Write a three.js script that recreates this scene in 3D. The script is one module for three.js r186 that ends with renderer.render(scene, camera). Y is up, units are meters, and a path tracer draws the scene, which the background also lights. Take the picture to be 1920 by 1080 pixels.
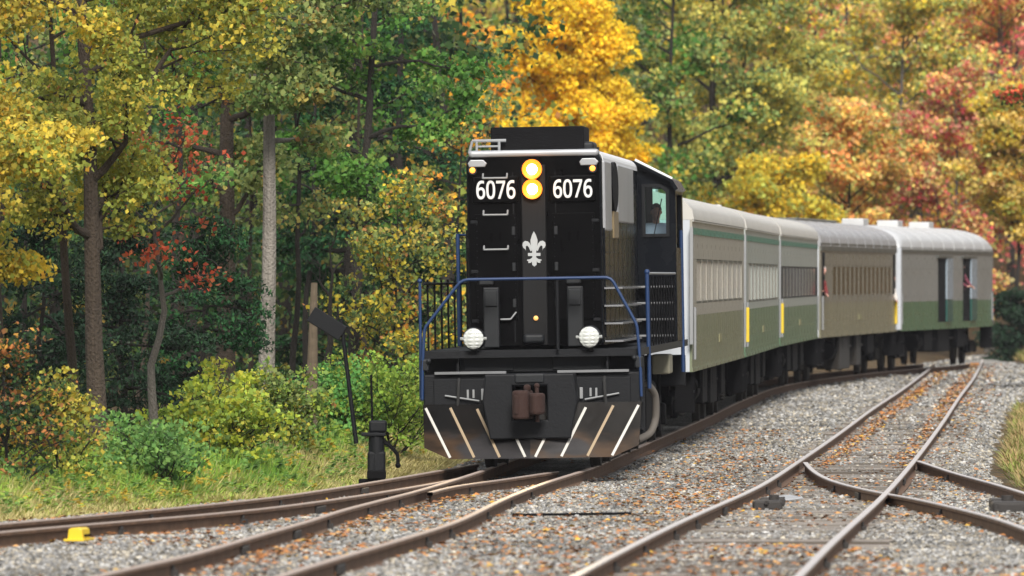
import * as THREE from 'three';
import { mergeGeometries, mergeVertices, toCreasedNormals } from 'three/addons/utils/BufferGeometryUtils.js';
import { RoundedBoxGeometry } from 'three/addons/geometries/RoundedBoxGeometry.js';
import { TextGeometry } from 'three/addons/geometries/TextGeometry.js';
import { FontLoader } from 'three/addons/loaders/FontLoader.js';
import { MarchingCubes } from 'three/addons/objects/MarchingCubes.js';

// ------------------------------------------------------------------ camera, sky, sun, exposure
const scene = new THREE.Scene();
const EYE = 2.73, FPX = 16080, HORIZON = 517;        // eye height over the rail head; focal length in pixels of a 1920 wide picture
const camera = new THREE.PerspectiveCamera(2 * Math.atan(540 / FPX) * 180 / Math.PI, 1920 / 1080, 1, 4000);
camera.position.set(0, EYE, 0);
camera.rotation.x = -Math.atan((540 - HORIZON) / FPX);
camera.focus = 124; camera.userData.fStop = 4;
scene.add(camera);

const renderer = new THREE.WebGLRenderer({ antialias: true });
renderer.toneMapping = THREE.LinearToneMapping;
renderer.toneMappingExposure = 1.4;
renderer.shadowMap.enabled = true;

{ // an even, bright overcast: three times brighter overhead than at the horizon
  const W = 128, H = 64, data = new Float32Array(W * H * 4);
  for (let y = 0; y < H; y++) for (let x = 0; x < W; x++) {
    const up = Math.sin(((y + 0.5) / H - 0.5) * Math.PI), k = (y * W + x) * 4;
    const l = up > 0 ? 0.36 + 0.42 * up : 0.36 * (1 + up) * 0.5;
    data[k] = l * 0.97; data[k + 1] = l; data[k + 2] = l * 1.06; data[k + 3] = 1;
  }
  const sky = new THREE.DataTexture(data, W, H, THREE.RGBAFormat, THREE.FloatType);
  sky.mapping = THREE.EquirectangularReflectionMapping; sky.magFilter = sky.minFilter = THREE.LinearFilter; sky.needsUpdate = true;
  scene.background = sky; scene.environment = sky;
}
const sun = new THREE.DirectionalLight(new THREE.Color(1, 0.95, 0.87), 3.5);
sun.position.set(12, 90, 122); sun.target.position.set(0, 0, -130); sun.position.add(sun.target.position);
sun.castShadow = true; sun.shadow.radius = 34; sun.shadow.mapSize.set(4096, 4096);
Object.assign(sun.shadow.camera, { left: -90, right: 90, top: 90, bottom: -90, near: 1, far: 400 });
scene.add(sun, sun.target);
scene.fog = new THREE.FogExp2(new THREE.Color(0.8, 0.8, 0.86), 0.00008);

// ------------------------------------------------------------------ helpers
function rng(seed) { let s = seed | 0; return () => { s = (s + 0x6d2b79f5) | 0; let t = Math.imul(s ^ (s >>> 15), 1 | s); t = (t + Math.imul(t ^ (t >>> 7), 61 | t)) ^ t; return ((t ^ (t >>> 14)) >>> 0) / 4294967296; }; }
const V = (x, y, z) => new THREE.Vector3(x, y, z);
const clamp = (x, a, b) => Math.min(b, Math.max(a, x)), lerp = (a, b, t) => a + (b - a) * t, smooth = (x, a, b) => { const t = clamp((x - a) / (b - a), 0, 1); return t * t * (3 - 2 * t); };
const gauss = (R) => Math.sqrt(-2 * Math.log(R() + 1e-9)) * Math.cos(6.2832 * R());
const taken = new Map();
function numbered(name) { const n = taken.get(name) ?? 0; taken.set(name, n + 1); return n ? name + '_' + String(n).padStart(3, '0') : name; }
function tag(o, label, category, group, kind) {
  if (label) o.userData.label = label;
  if (category) o.userData.category = category;
  if (group) o.userData.group = group;
  if (kind) o.userData.kind = kind;
  return o;
}
function top(name, label, category, group, kind) { const g = new THREE.Group(); g.name = numbered(name); scene.add(g); return tag(g, label, category, group, kind); }
function add(name, geo, mat, parent = scene) {
  const m = new THREE.Mesh(geo, mat); m.name = parent === scene ? numbered(name) : name; m.castShadow = m.receiveShadow = true; parent.add(m); return m;
}
function hash2(x, y, s) { let h = Math.imul(x, 374761393) ^ Math.imul(y, 668265263) ^ Math.imul(s, 1274126177); h = Math.imul(h ^ (h >>> 13), 1274126177); return ((h ^ (h >>> 16)) >>> 0) / 4294967296; }
function vnoise(x, y, s = 0, period = 0) {
  const ix = Math.floor(x), iy = Math.floor(y), fx = x - ix, fy = y - iy, u = fx * fx * (3 - 2 * fx), v = fy * fy * (3 - 2 * fy), w = (a) => (period ? ((a % period) + period) % period : a);
  return lerp(lerp(hash2(w(ix), w(iy), s), hash2(w(ix + 1), w(iy), s), u), lerp(hash2(w(ix), w(iy + 1), s), hash2(w(ix + 1), w(iy + 1), s), u), v);
}
function fbm(x, y, s = 0, oct = 4, period = 0) { let a = 0, k = 0.5, f = 1; for (let i = 0; i < oct; i++) { a += k * vnoise(x * f, y * f, s + i, period ? period * f : 0); f *= 2; k *= 0.5; } return a / (1 - Math.pow(0.5, oct)); }
function tex(n, fn, srgb = false, rx = 1, ry = 1) {
  const d = new Uint8Array(n * n * 4);
  for (let y = 0; y < n; y++) for (let x = 0; x < n; x++) { const c = fn(x / n, y / n), k = (y * n + x) * 4; const a = Array.isArray(c) ? c : [c, c, c]; for (let i = 0; i < 3; i++) d[k + i] = clamp(a[i], 0, 1) * 255; d[k + 3] = 255; }
  const t = new THREE.DataTexture(d, n, n); t.wrapS = t.wrapT = THREE.RepeatWrapping; t.magFilter = THREE.LinearFilter; t.repeat.set(rx, ry); t.needsUpdate = true;
  if (srgb) t.colorSpace = THREE.SRGBColorSpace;
  return t;
}
const std = (r, g, b, rough = 0.8, extra = {}) => { const m = new THREE.MeshStandardMaterial({ roughness: rough, ...extra }); m.color.setRGB(r, g, b); return m; };
const phys = (r, g, b, rough = 0.8, extra = {}) => { const m = new THREE.MeshPhysicalMaterial({ roughness: rough, ...extra }); m.color.setRGB(r, g, b); return m; };

// collects shapes and joins them into one named mesh
class MB {
  constructor() { this.g = []; }
  push(g) { g = g.index ? g.toNonIndexed() : g; for (const k of Object.keys(g.attributes)) if (!['position', 'normal', 'uv'].includes(k)) g.deleteAttribute(k); if (!g.attributes.uv) g.setAttribute('uv', new THREE.BufferAttribute(new Float32Array(g.attributes.position.count * 2), 2)); if (!g.attributes.normal) g.computeVertexNormals(); this.g.push(g); return this; }
  box(x, y, z, w, h, d, rx = 0, ry = 0, rz = 0) { // uv in metres
    const g = new THREE.BoxGeometry(w, h, d), uv = g.attributes.uv, n = g.attributes.normal, p = g.attributes.position;
    for (let i = 0; i < uv.count; i++) { const nx = Math.abs(n.getX(i)), ny = Math.abs(n.getY(i)); if (nx > 0.5) uv.setXY(i, p.getZ(i) + z, p.getY(i) + y); else if (ny > 0.5) uv.setXY(i, p.getX(i) + x, p.getZ(i) + z); else uv.setXY(i, p.getX(i) + x, p.getY(i) + y); }
    if (rx || ry || rz) g.applyMatrix4(new THREE.Matrix4().makeRotationFromEuler(new THREE.Euler(rx, ry, rz)));
    g.translate(x, y, z); return this.push(g);
  }
  rbox(x, y, z, w, h, d, r = 0.02, rx = 0, ry = 0, rz = 0) {
    const g = new RoundedBoxGeometry(w, h, d, 2, Math.min(r, w / 2.01, h / 2.01, d / 2.01));
    if (rx || ry || rz) g.applyMatrix4(new THREE.Matrix4().makeRotationFromEuler(new THREE.Euler(rx, ry, rz)));
    g.translate(x, y, z); return this.push(g);
  }
  bar(a, b, r, r2 = r, seg = 8) { // a straight rod
    const A = V(...a), B = V(...b), L = A.distanceTo(B), g = new THREE.CylinderGeometry(r2, r, L, seg);
    g.applyQuaternion(new THREE.Quaternion().setFromUnitVectors(V(0, 1, 0), B.clone().sub(A).normalize())); g.translate((A.x + B.x) / 2, (A.y + B.y) / 2, (A.z + B.z) / 2); return this.push(g);
  }
  pipe(pts, r, seg = 8, tension = 0.05) { const c = new THREE.CatmullRomCurve3(pts.map((p) => V(...p)), false, 'catmullrom', tension); return this.push(new THREE.TubeGeometry(c, pts.length * 8, r, seg)); }
  disc(x, y, z, r, t, axis = 'z', seg = 24, r2 = r) { const g = new THREE.CylinderGeometry(r2, r, t, seg); if (axis === 'z') g.rotateX(Math.PI / 2); if (axis === 'x') g.rotateZ(Math.PI / 2); g.translate(x, y, z); return this.push(g); }
  ball(x, y, z, r, sx = 1, sy = 1, sz = 1) { const g = new THREE.SphereGeometry(r, 16, 10); g.scale(sx, sy, sz); g.translate(x, y, z); return this.push(g); }
  ext(pts, depth, x = 0, y = 0, z = 0, holes = [], bevel = 0, ry = 0) {
    const s = new THREE.Shape(pts.map((p) => new THREE.Vector2(...p))); for (const h of holes) s.holes.push(new THREE.Path(h.map((p) => new THREE.Vector2(...p))));
    const g = new THREE.ExtrudeGeometry(s, { depth: depth - 2 * bevel, bevelEnabled: bevel > 0, bevelSize: bevel, bevelThickness: bevel, bevelOffset: -bevel, bevelSegments: 2, curveSegments: 8 });
    g.translate(0, 0, bevel); if (ry) g.rotateY(ry); g.translate(x, y, z); return this.push(g);
  }
  geo() { return mergeGeometries(this.g); }
  build(name, mat, parent) { return add(name, this.geo(), mat, parent); }
}

// ------------------------------------------------------------------ the lie of the land
const rise = (d) => { const e = 120 - Math.max(d, 45); return e > 0 ? 0.0074 * e * smooth(e, 0, 14) + 0 : 0; };   // height of the rail heads at a distance d
function ground(px, py) { // the point on the rail-head surface that is seen at a pixel of the photograph
  let a = 20, b = 900;
  for (let i = 0; i < 60; i++) { const m = (a + b) / 2; if (EYE - rise(m) > (py - HORIZON) * m / FPX) a = m; else b = m; }
  return V((px - 960) * a / FPX, rise(a), -a);
}
const X = (px, d) => (px - 960) * d / FPX, Yof = (py, d) => EYE - (py - HORIZON) * d / FPX;
const pathPts = [[60, -3.3], [100, -0.9], [120, 0.3], [137, 1.3], [164, 2.95], [190, 4.45], [215, 6.2], [240, 9.25], [264, 13.2], [300, 17.4], [340, 22]];
const cx = (d) => { // centre line of the train's track
  let i = 1; while (i < pathPts.length - 3 && pathPts[i + 1][0] < d) i++;
  const [p0, p1, p2, p3] = [pathPts[i - 1], pathPts[i], pathPts[i + 1], pathPts[i + 2]], h = p2[0] - p1[0], t = (d - p1[0]) / h;
  const m1 = (p2[1] - p0[1]) / (p2[0] - p0[0]) * h, m2 = (p3[1] - p1[1]) / (p3[0] - p1[0]) * h, t2 = t * t, t3 = t2 * t;
  return (2 * t3 - 3 * t2 + 1) * p1[1] + (t3 - 2 * t2 + t) * m1 + (-2 * t3 + 3 * t2) * p2[1] + (t3 - t2) * m2;
};
const table = (rows) => (d) => { let i = 0; while (i < rows.length - 2 && rows[i + 1][0] < d) i++; const [a, b] = [rows[i], rows[i + 1]]; return lerp(a[1], b[1], clamp((d - a[0]) / (b[0] - a[0]), 0, 1)); };
const leftEdge = (d) => (d < 118 ? -2.0 - 0.168 * (118 - d) : cx(d) - 2.3);
const rightEdge = table([[60, 12], [98, 9.5], [108, 6.7], [135, 7.6], [156, 8.9], [172, 9.9], [195, 11.3], [222, 15.6], [262, 16.8], [300, 17.4], [340, 19.5]]);
function land(x, d) { // height of the bare ground
  let y = rise(d) - 0.36 + 0.14 * (fbm(x * 0.3, d * 0.3, 3) - 0.5);
  const l = leftEdge(Math.min(d, 330)) - x, r = x - rightEdge(Math.min(d, 330));
  if (l > 0) y += 0.22 * smooth(l, 0, 2.5) + 0.035 * Math.max(0, l - 4) * smooth(l, 4, 12);
  if (r > 0) y += 0.2 * smooth(r, 0, 3) + 0.02 * Math.min(r, 40);
  const h = smooth(d, 335, 380) * (d - 335) * 0.2;
  y += Math.min(h, 60) + 1.15 * smooth(d, 262, 296) * smooth(r, -0.3, 2.2);
  return y;
}
// ------------------------------------------------------------------ materials of the setting
const grain = tex(256, (u, v) => fbm(u * 32, v * 32, 5, 4, 32));
const earthMap = tex(512, (u, v) => { const a = fbm(u * 8, v * 8, 11, 5, 8), b = fbm(u * 64, v * 64, 17, 3, 64), l = b > 0.6 ? 1 : 0; return [lerp(0.16, 0.34, a) + l * 0.16, lerp(0.15, 0.27, a) + l * 0.08, lerp(0.09, 0.15, a)]; }, true, 0.25, 0.25);
const stoneMap = tex(512, (u, v) => { const a = fbm(u * 128, v * 128, 21, 2, 128), b = fbm(u * 6, v * 6, 23, 4, 6), k = 0.12 + 0.75 * a + 0.2 * (b - 0.5); return [k, k * 0.98, k * 0.94]; }, true, 0.3, 0.3);
const stoneBump = tex(512, (u, v) => fbm(u * 96, v * 96, 21, 3, 96), false, 0.3, 0.3);
const M = {
  earth: std(1, 1, 1, 1, { map: earthMap, bumpMap: grain, bumpScale: 0.04 }),
  gravelBed: std(1, 1, 1, 1, { map: stoneMap, bumpMap: stoneBump, bumpScale: 0.05 }),
  stone: std(1, 1, 1, 0.95, {}),
  tie: std(0.13, 0.105, 0.085, 0.95, { map: tex(256, (u, v) => { const k = 0.55 + 0.45 * fbm(u * 4, v * 48, 31, 4, 4); return [k, k, k * 0.98]; }, false), bumpMap: grain, bumpScale: 0.01 }),
  tieGrey: std(0.24, 0.21, 0.185, 0.95, { bumpMap: grain, bumpScale: 0.01 }),
  rail: std(0.17, 0.092, 0.05, 0.8, { map: tex(256, (u, v) => { const k = 0.6 + 0.8 * (fbm(u * 8, v * 8, 41, 5, 8) - 0.25); return [k, k * 0.98, k * 0.96]; }, false), bumpMap: grain, bumpScale: 0.002 }),
  railTop: std(0.58, 0.54, 0.53, 0.5, { metalness: 0.2, roughnessMap: tex(128, (u, v) => 0.7 + 0.6 * (fbm(u * 16, v * 16, 44, 3, 16) - 0.5)) }),
  railTopRusty: std(0.42, 0.33, 0.28, 0.55, { metalness: 0.1 }),
  darkIron: std(0.03, 0.026, 0.024, 0.7, { bumpMap: grain, bumpScale: 0.003 }),
  leafLitter: std(1, 1, 1, 0.9, { side: THREE.DoubleSide }),
};

// ------------------------------------------------------------------ ground and ballast
{
  const xs = [], ds = [];
  for (const v of [-2500, -1200, -600, -300, -150, -90, -60]) xs.push(v);
  for (let v = -45; v <= 60; v += 0.75) xs.push(v);
  for (const v of [75, 100, 150, 300, 600, 1200, 2500]) xs.push(v);
  for (const v of [-2500, -1000, -300, -100, -20, 20, 40]) ds.push(v);
  for (let v = 55; v <= 345; v += 1.0) ds.push(v);
  for (let v = 350; v <= 700; v += 10) ds.push(v);
  for (const v of [1000, 1800, 2800]) ds.push(v);
  const p = [], uv = [], ix = [];
  for (const d of ds) for (const x of xs) { p.push(x, land(x, d), -d); uv.push(x, d); }
  for (let j = 0; j < ds.length - 1; j++) for (let i = 0; i < xs.length - 1; i++) { const a = j * xs.length + i, b = a + 1, c = a + xs.length, e = c + 1; ix.push(a, b, e, a, e, c); }
  const g = new THREE.BufferGeometry(); g.setAttribute('position', new THREE.Float32BufferAttribute(p, 3)); g.setAttribute('uv', new THREE.Float32BufferAttribute(uv, 2)); g.setIndex(ix); g.computeVertexNormals();
  tag(add('ground', g, M.earth), 'brown leaf strewn earth under the woods and beside the tracks', 'ground', null, 'structure');
}
const bedTop = (x, d) => rise(d) - 0.175 + 0.05 * (fbm(x * 0.9, d * 0.5, 7, 3) - 0.5) - 0.30 * (1 - smooth(Math.min(x - leftEdge(d), rightEdge(d) - x), -0.25, 0.7));
{
  const p = [], uv = [], ix = [], n = 60, D = []; for (let d = 50; d <= 335; d += 0.6) D.push(d);
  for (const d of D) { const l = leftEdge(d) - 0.25, r = rightEdge(d) + 0.25; for (let i = 0; i <= n; i++) { const x = lerp(l, r, i / n); p.push(x, bedTop(x, d), -d); uv.push(x, d); } }
  for (let j = 0; j < D.length - 1; j++) for (let i = 0; i < n; i++) { const a = j * (n + 1) + i, b = a + 1, c = a + n + 1, e = c + 1; ix.push(a, b, e, a, e, c); }
  const g = new THREE.BufferGeometry(); g.setAttribute('position', new THREE.Float32BufferAttribute(p, 3)); g.setAttribute('uv', new THREE.Float32BufferAttribute(uv, 2)); g.setIndex(ix); g.computeVertexNormals();
  tag(add('ballast_bed', g, M.gravelBed), 'bed of grey crushed stone that carries the railway tracks', 'ballast', null, 'structure');
}

// ------------------------------------------------------------------ rails
function smoothLine(pts) { let q = new THREE.CatmullRomCurve3(pts, false, 'centripetal').getSpacedPoints(Math.ceil(pts[0].distanceTo(pts[pts.length - 1]) / 0.7)); for (let k = 0; k < 14; k++) q = q.map((p, i) => (i && i < q.length - 1 ? p.clone().multiplyScalar(2).add(q[i - 1]).add(q[i + 1]).multiplyScalar(0.25) : p)); return q; }
const headProfile = [[-0.036, -0.012], [-0.033, 0], [0.033, 0], [0.036, -0.012]];
const bodyProfile = [[0.036, -0.012], [0.036, -0.04], [0.011, -0.055], [0.010, -0.135], [0.03, -0.152], [0.075, -0.165], [0.075, -0.178], [-0.075, -0.178], [-0.075, -0.165], [-0.03, -0.152], [-0.010, -0.135], [-0.011, -0.055], [-0.036, -0.04], [-0.036, -0.012]];
function sweep(line, profile, dy = 0) {
  const p = [], uv = [], ix = []; let run = 0;
  line.forEach((c, i) => {
    const t = line[Math.min(i + 1, line.length - 1)].clone().sub(line[Math.max(i - 1, 0)]).setY(0).normalize(), s = V(-t.z, 0, t.x); if (i) run += c.distanceTo(line[i - 1]);
    profile.forEach(([a, b], k) => { p.push(c.x + s.x * a, c.y + b + dy, c.z + s.z * a); uv.push(run, k * 0.05); });
  });
  const n = profile.length;
  for (let i = 0; i < line.length - 1; i++) for (let k = 0; k < n - 1; k++) { const a = i * n + k, b = a + 1, c = a + n, e = c + 1; ix.push(a, c, b, b, c, e); }
  let g = new THREE.BufferGeometry(); g.setAttribute('position', new THREE.Float32BufferAttribute(p, 3)); g.setAttribute('uv', new THREE.Float32BufferAttribute(uv, 2)); g.setIndex(ix);
  g = toCreasedNormals(g, 0.6); return g;
}
const anchorGeo = new MB().box(0, -0.13, 0, 0.13, 0.075, 0.16).rbox(0, -0.095, 0, 0.075, 0.09, 0.1, 0.015).geo();
const jointGeo = new MB().rbox(0, -0.095, 0, 0.085, 0.085, 0.75, 0.015).disc(0.05, -0.09, -0.28, 0.02, 0.04, 'x', 6).disc(0.05, -0.09, -0.1, 0.02, 0.04, 'x', 6).disc(0.05, -0.09, 0.1, 0.02, 0.04, 'x', 6).disc(0.05, -0.09, 0.28, 0.02, 0.04, 'x', 6).geo();
function rail(track, line, topMat, dy = 0, anchors = []) {
  const r = add('rail', sweep(line, bodyProfile, dy), M.rail, track);
  add('running_surface', sweep(line, headProfile, dy), topMat, r);
  for (const py of anchors) { // joint bars and anchors seen as dark lumps on the rail's web
    let best = null; for (let i = 1; i < line.length; i++) { const q = HORIZON + (EYE - line[i].y) * FPX / -line[i].z; if (!best || Math.abs(q - py) < best.e) best = { e: Math.abs(q - py), i }; }
    const c = line[best.i], t = c.clone().sub(line[best.i - 1]).normalize(), m = add('rail_anchor', best.i % 3 ? anchorGeo : jointGeo, M.darkIron, r);
    m.position.set(c.x, c.y + dy, c.z); m.rotation.y = Math.atan2(t.x, t.z);
  }
  return r;
}
const pixels = (list) => list.map(([x, y]) => ground(x, y));
const along = (off, d0, d1, step = 4) => { const q = []; for (let d = d0; d <= d1; d += step) { const s = (cx(d + 0.5) - cx(d - 0.5)); q.push(V(cx(d) + off / Math.hypot(1, s) * 1, rise(d), -d + off * s * -1 * 0)); } return q; };
const trackMain = top('railway_track', 'brown railed track that the train stands on, running under the black locomotive', 'railway track', null, 'structure');
const mainRight = smoothLine([...pixels([[470, 1100], [527, 1078], [690, 1029], [848, 980.5], [945.6, 934.7], [1030, 902]]), ...along(0.72, 122, 268)]);
const mainLeft = smoothLine([...pixels([[120, 1098], [183, 1078], [344, 1043.6], [464, 1009], [584.5, 975], [636, 957.6], [791, 917.5]]), ...along(-0.72, 122, 268)]);
rail(trackMain, mainRight, M.railTopRusty, 0, [1047, 998, 982, 952, 931, 915]);
rail(trackMain, mainLeft, M.railTopRusty, 0, [1048, 1012, 985, 965, 945, 930]);
const trackLeft = top('railway_track', 'rusty rails of the turnout curving off to the left beside the grass verge', 'railway track', null, 'structure');
rail(trackLeft, smoothLine(pixels([[-140, 992], [0, 980.6], [470, 936], [653, 910], [894, 869]])), M.railTopRusty, -0.006, [955, 930, 905]);
rail(trackLeft, smoothLine(pixels([[-140, 1008], [0, 995], [115, 984.5], [463, 955], [800, 907], [885, 890]])), M.railTopRusty, -0.009, [975, 955, 938, 920]);
rail(trackLeft, smoothLine(pixels([[806, 921], [848, 910], [950, 896], [1043, 882]])), M.railTopRusty, -0.012, [905]);
const trackRight = top('railway_track', 'shiny railed siding to the right of the train with weathered ties between its rails', 'railway track', null, 'structure');
const siding = [];
const sideLeft = smoothLine(pixels([[1035, 1104], [1100, 1067], [1241, 994.5], [1305, 964.6], [1424.6, 911], [1501.5, 862], [1569.8, 815], [1633.9, 768], [1689, 731.8], [1732, 699.8], [1752, 683]]));
const sideRight = smoothLine(pixels([[1472, 1104], [1497, 1080], [1561, 1015.8], [1655, 930], [1715, 862], [1766, 793.7], [1800, 742.5], [1826, 708], [1843, 674]]));
rail(trackRight, sideLeft, M.railTop, 0, [1066, 1040, 1012, 985, 965, 942, 905, 893]);
rail(trackRight, sideRight, M.railTop, 0, [1035, 1000, 968, 905, 890, 805, 780]);
const trackDiverging = top('railway_track', 'diverging rails that cross the siding at a frog and leave to the right', 'railway track', null, 'structure');
const divLeft = smoothLine(pixels([[1510, 866], [1523, 881], [1553, 898], [1642, 921], [1706.5, 932], [1783, 949], [1868.7, 971], [1925, 991], [2010, 1025]]));
const divRight = smoothLine(pixels([[1721, 863], [1783, 884], [1868.7, 907.5], [1930, 926], [2010, 950]]));
rail(trackDiverging, divLeft, M.railTop, -0.004, [903, 915, 945]);
rail(trackDiverging, divRight, M.railTop, -0.004, [883]);

// ------------------------------------------------------------------ ties
const tieGeos = [0, 1, 2, 3].map((k) => { const R = rng(70 + k); const g = new RoundedBoxGeometry(2.5 + 0.15 * R(), 0.17, 0.215 + 0.02 * R(), 1, 0.018), p = g.attributes.position; for (let i = 0; i < p.count; i++) p.setY(i, p.getY(i) + 0.012 * (fbm(p.getX(i) * 3, p.getZ(i) * 9, k) - 0.5)); g.translate(0, -0.085, 0); return g; });
function ties(track, a, b, spacing, lift, mats, most) {
  const R = rng(a.length * 7 + 1); let n = 0; const far = new MB();
  for (let s = 0, i = 0; i < a.length - 1; i++) {
    const L = a[i].distanceTo(a[i + 1]);
    for (; s < L; s += spacing) {
      const p = a[i].clone().lerp(a[i + 1], s / L); let q = null, e = 1e9;
      for (let k = 0; k < b.length - 1; k++) { const u = b[k].clone().lerp(b[k + 1], 0.5), f = Math.abs(u.z - p.z); if (f < e) { e = f; q = u; } }
      if (e > 1.5) continue;
      const t = a[i + 1].clone().sub(a[i]).normalize(), c = p.clone().add(V(q.x - p.x, 0, 0).multiplyScalar(0.5)), turn = Math.atan2(t.x, t.z) + 0.03 * (R() - 0.5), y = rise(-c.z) - 0.186 + lift + 0.016 * (R() - 0.5);
      if (n++ < most) { const m = add('tie', tieGeos[Math.floor(R() * 4)], mats[Math.floor(R() * mats.length)], track); m.position.set(c.x + 0.1 * (R() - 0.5), y, c.z); m.rotation.y = turn; }
      else { const g = tieGeos[0].clone(); g.rotateY(turn); g.translate(c.x, y, c.z); far.push(g); }
    }
    s -= L;
  }
  if (far.g.length) tag(far.build('ties', mats[0], track), null, null, null, 'stuff');
}
const tiePale = std(0.2, 0.175, 0.15, 0.95, { map: M.tie.map, bumpMap: grain, bumpScale: 0.01 });
ties(trackRight, sideLeft, sideRight, 0.56, 0.038, [M.tie, M.tieGrey, tiePale, M.tieGrey], 290);
ties(trackMain, mainLeft, mainRight, 0.56, -0.012, [M.tie, tiePale], 130);

// ------------------------------------------------------------------ loose stone and fallen leaves
const lineTables = new Map();
function xAt(line, d) { let t = lineTables.get(line); if (!t) { t = line.map((p) => [-p.z, p.x]).sort((a, b) => a[0] - b[0]); lineTables.set(line, t); } let a = 0, b = t.length - 1; if (d <= t[0][0]) return t[0][1]; if (d >= t[b][0]) return t[b][1]; while (b - a > 1) { const m = (a + b) >> 1; if (t[m][0] < d) a = m; else b = m; } return lerp(t[a][1], t[b][1], (d - t[a][0]) / (t[b][0] - t[a][0] + 1e-9)); }
function instanced(name, geo, mat, items, label, category) { // items: [x, y, z, rx, ry, rz, sx, sy, sz, r, g, b]
  const m = new THREE.InstancedMesh(geo, mat, items.length), o = new THREE.Object3D(), c = new THREE.Color();
  items.forEach((t, i) => { o.position.set(t[0], t[1], t[2]); o.rotation.set(t[3], t[4], t[5]); o.scale.set(t[6], t[7], t[8]); o.updateMatrix(); m.setMatrixAt(i, o.matrix); m.setColorAt(i, c.setRGB(t[9], t[10], t[11])); });
  m.name = numbered(name); m.castShadow = m.receiveShadow = true; scene.add(m); return tag(m, label, category, null, 'stuff');
}
function rock(seed) { const R = rng(seed), g = mergeVertices(new THREE.IcosahedronGeometry(1, 0).deleteAttribute('uv').deleteAttribute('normal')), p = g.attributes.position; for (let i = 0; i < p.count; i++) { const k = 0.72 + 0.5 * R(); p.setXYZ(i, p.getX(i) * k, p.getY(i) * k * 0.8, p.getZ(i) * k); } const h = g.toNonIndexed(); h.computeVertexNormals(); return h; }
{
  const R = rng(4242), lists = [[], []];
  for (let d = 62; d < 310; d += 0.25) {
    const half = 1010 * d / FPX, l = Math.max(leftEdge(d) - 0.4, -half), r = Math.min(rightEdge(d) + 0.4, half), dens = d < 100 ? 255 : d < 130 ? 205 : d < 160 ? 110 : d < 220 ? 60 : 26;
    const n = Math.max(0, Math.round((r - l) * 0.25 * dens));
    for (let i = 0; i < n; i++) {
      const x = lerp(l, r, R()), dd = d + 0.25 * R(); if (d > 122 && Math.abs(x - cx(dd)) < 0.9) continue; const sx = xAt(sideLeft, dd), ex = xAt(sideRight, dd); if (x > sx - 0.45 && x < ex + 0.45 && R() < lerp(0.3, 0.6, smooth(dd, 95, 130))) continue;
      const s = (0.015 + 0.019 * R() * R() + 0.006 * R()) * (d < 130 ? 1 : d < 160 ? 1.25 : d < 220 ? 1.7 : 2.4), t = R(), stain = smooth(fbm(x * 0.8, dd * 0.25, 57, 3), 0.52, 0.7);
      let k = 0.10 + 0.46 * R() * R() + 0.09 * R(); if (t < 0.16) k *= 0.35; k *= 1 - 0.3 * stain;
      const warm = R() < 0.36 ? 0.2 : 0.03; lists[R() < 0.5 ? 0 : 1].push([x, bedTop(x, dd) + s * 0.35, -dd, R() * 6, R() * 6, R() * 6, s, s * (0.75 + 0.5 * R()), s * (0.7 + 0.5 * R()), k * (1 + warm * 0.6), k, k * (1 - warm)]);
    }
  }
  instanced('gravel', rock(3), M.stone, lists[0], 'loose grey and tan crushed stones lying over the track bed', 'gravel');
  instanced('gravel', rock(9), M.stone, lists[1], 'loose grey and tan crushed stones lying over the track bed', 'gravel');
}
{
  const R = rng(909), it = [], g = new THREE.BufferGeometry();
  g.setAttribute('position', new THREE.Float32BufferAttribute([0, 0, -0.5, 0.36, 0.14, -0.05, 0, 0.03, 0.55, -0.36, 0.17, -0.05], 3)); g.setIndex([0, 2, 1, 0, 3, 2]); g.computeVertexNormals();
  const drop = (x, d, size = 1) => { const s = (0.05 + 0.045 * R()) * size, t = R(), c = t < 0.5 ? [0.42, 0.17, 0.05] : t < 0.75 ? [0.5, 0.27, 0.1] : t < 0.9 ? [0.3, 0.13, 0.06] : [0.6, 0.36, 0.05], k = 0.7 + 0.5 * R(); it.push([x, bedTop(x, d) + 0.03 + 0.02 * R(), -d, 0.5 * (R() - 0.5), R() * 6, 0.5 * (R() - 0.5), s, s, s, c[0] * k, c[1] * k, c[2] * k]); };
  for (let i = 0; i < 8000; i++) { const d = 64 + 110 * R() * R() + 20 * R(), half = 1000 * d / FPX, x = lerp(-half, half, R()); if (x < leftEdge(d) || x > rightEdge(d)) continue; if (fbm(x * 0.5, d * 0.15, 61, 3) < 0.42 + 0.12 * R()) continue; drop(x, d); }
  const strip = (line, off, spread, n, y0, y1) => { for (let i = 0; i < n; i++) { const k = Math.floor(R() * line.length), c = line[k], q = HORIZON + (EYE - c.y) * FPX / -c.z; if (q < y0 || q > y1) continue; drop(c.x + off + spread * gauss(R), -c.z + R() - 0.5, 1 + 0.6 * smooth(-c.z, 130, 220)); } };
  strip(mainLeft, 0.28, 0.12, 1800, 905, 1030); strip(mainRight, -0.25, 0.15, 500, 900, 1000);
  strip(sideLeft, 0.3, 0.12, 2600, 650, 860); strip(sideRight, -0.25, 0.14, 2200, 650, 860); strip(sideRight, 0.4, 0.2, 700, 650, 900);
  strip(sideLeft, -0.9, 0.5, 2200, 840, 985); strip(sideLeft, -0.5, 0.35, 700, 900, 1080); strip(divLeft, 0.2, 0.25, 300, 860, 990);
  for (let i = 0; i < 500; i++) { const d = 120 + 40 * R(), x = cx(d) + 1.9 + 0.5 * gauss(R); drop(x, d); }
  instanced('fallen_leaves', g, M.leafLitter, it, 'orange and brown fallen leaves drifted along the rails and over the stones', 'fallen leaves');
}
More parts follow.
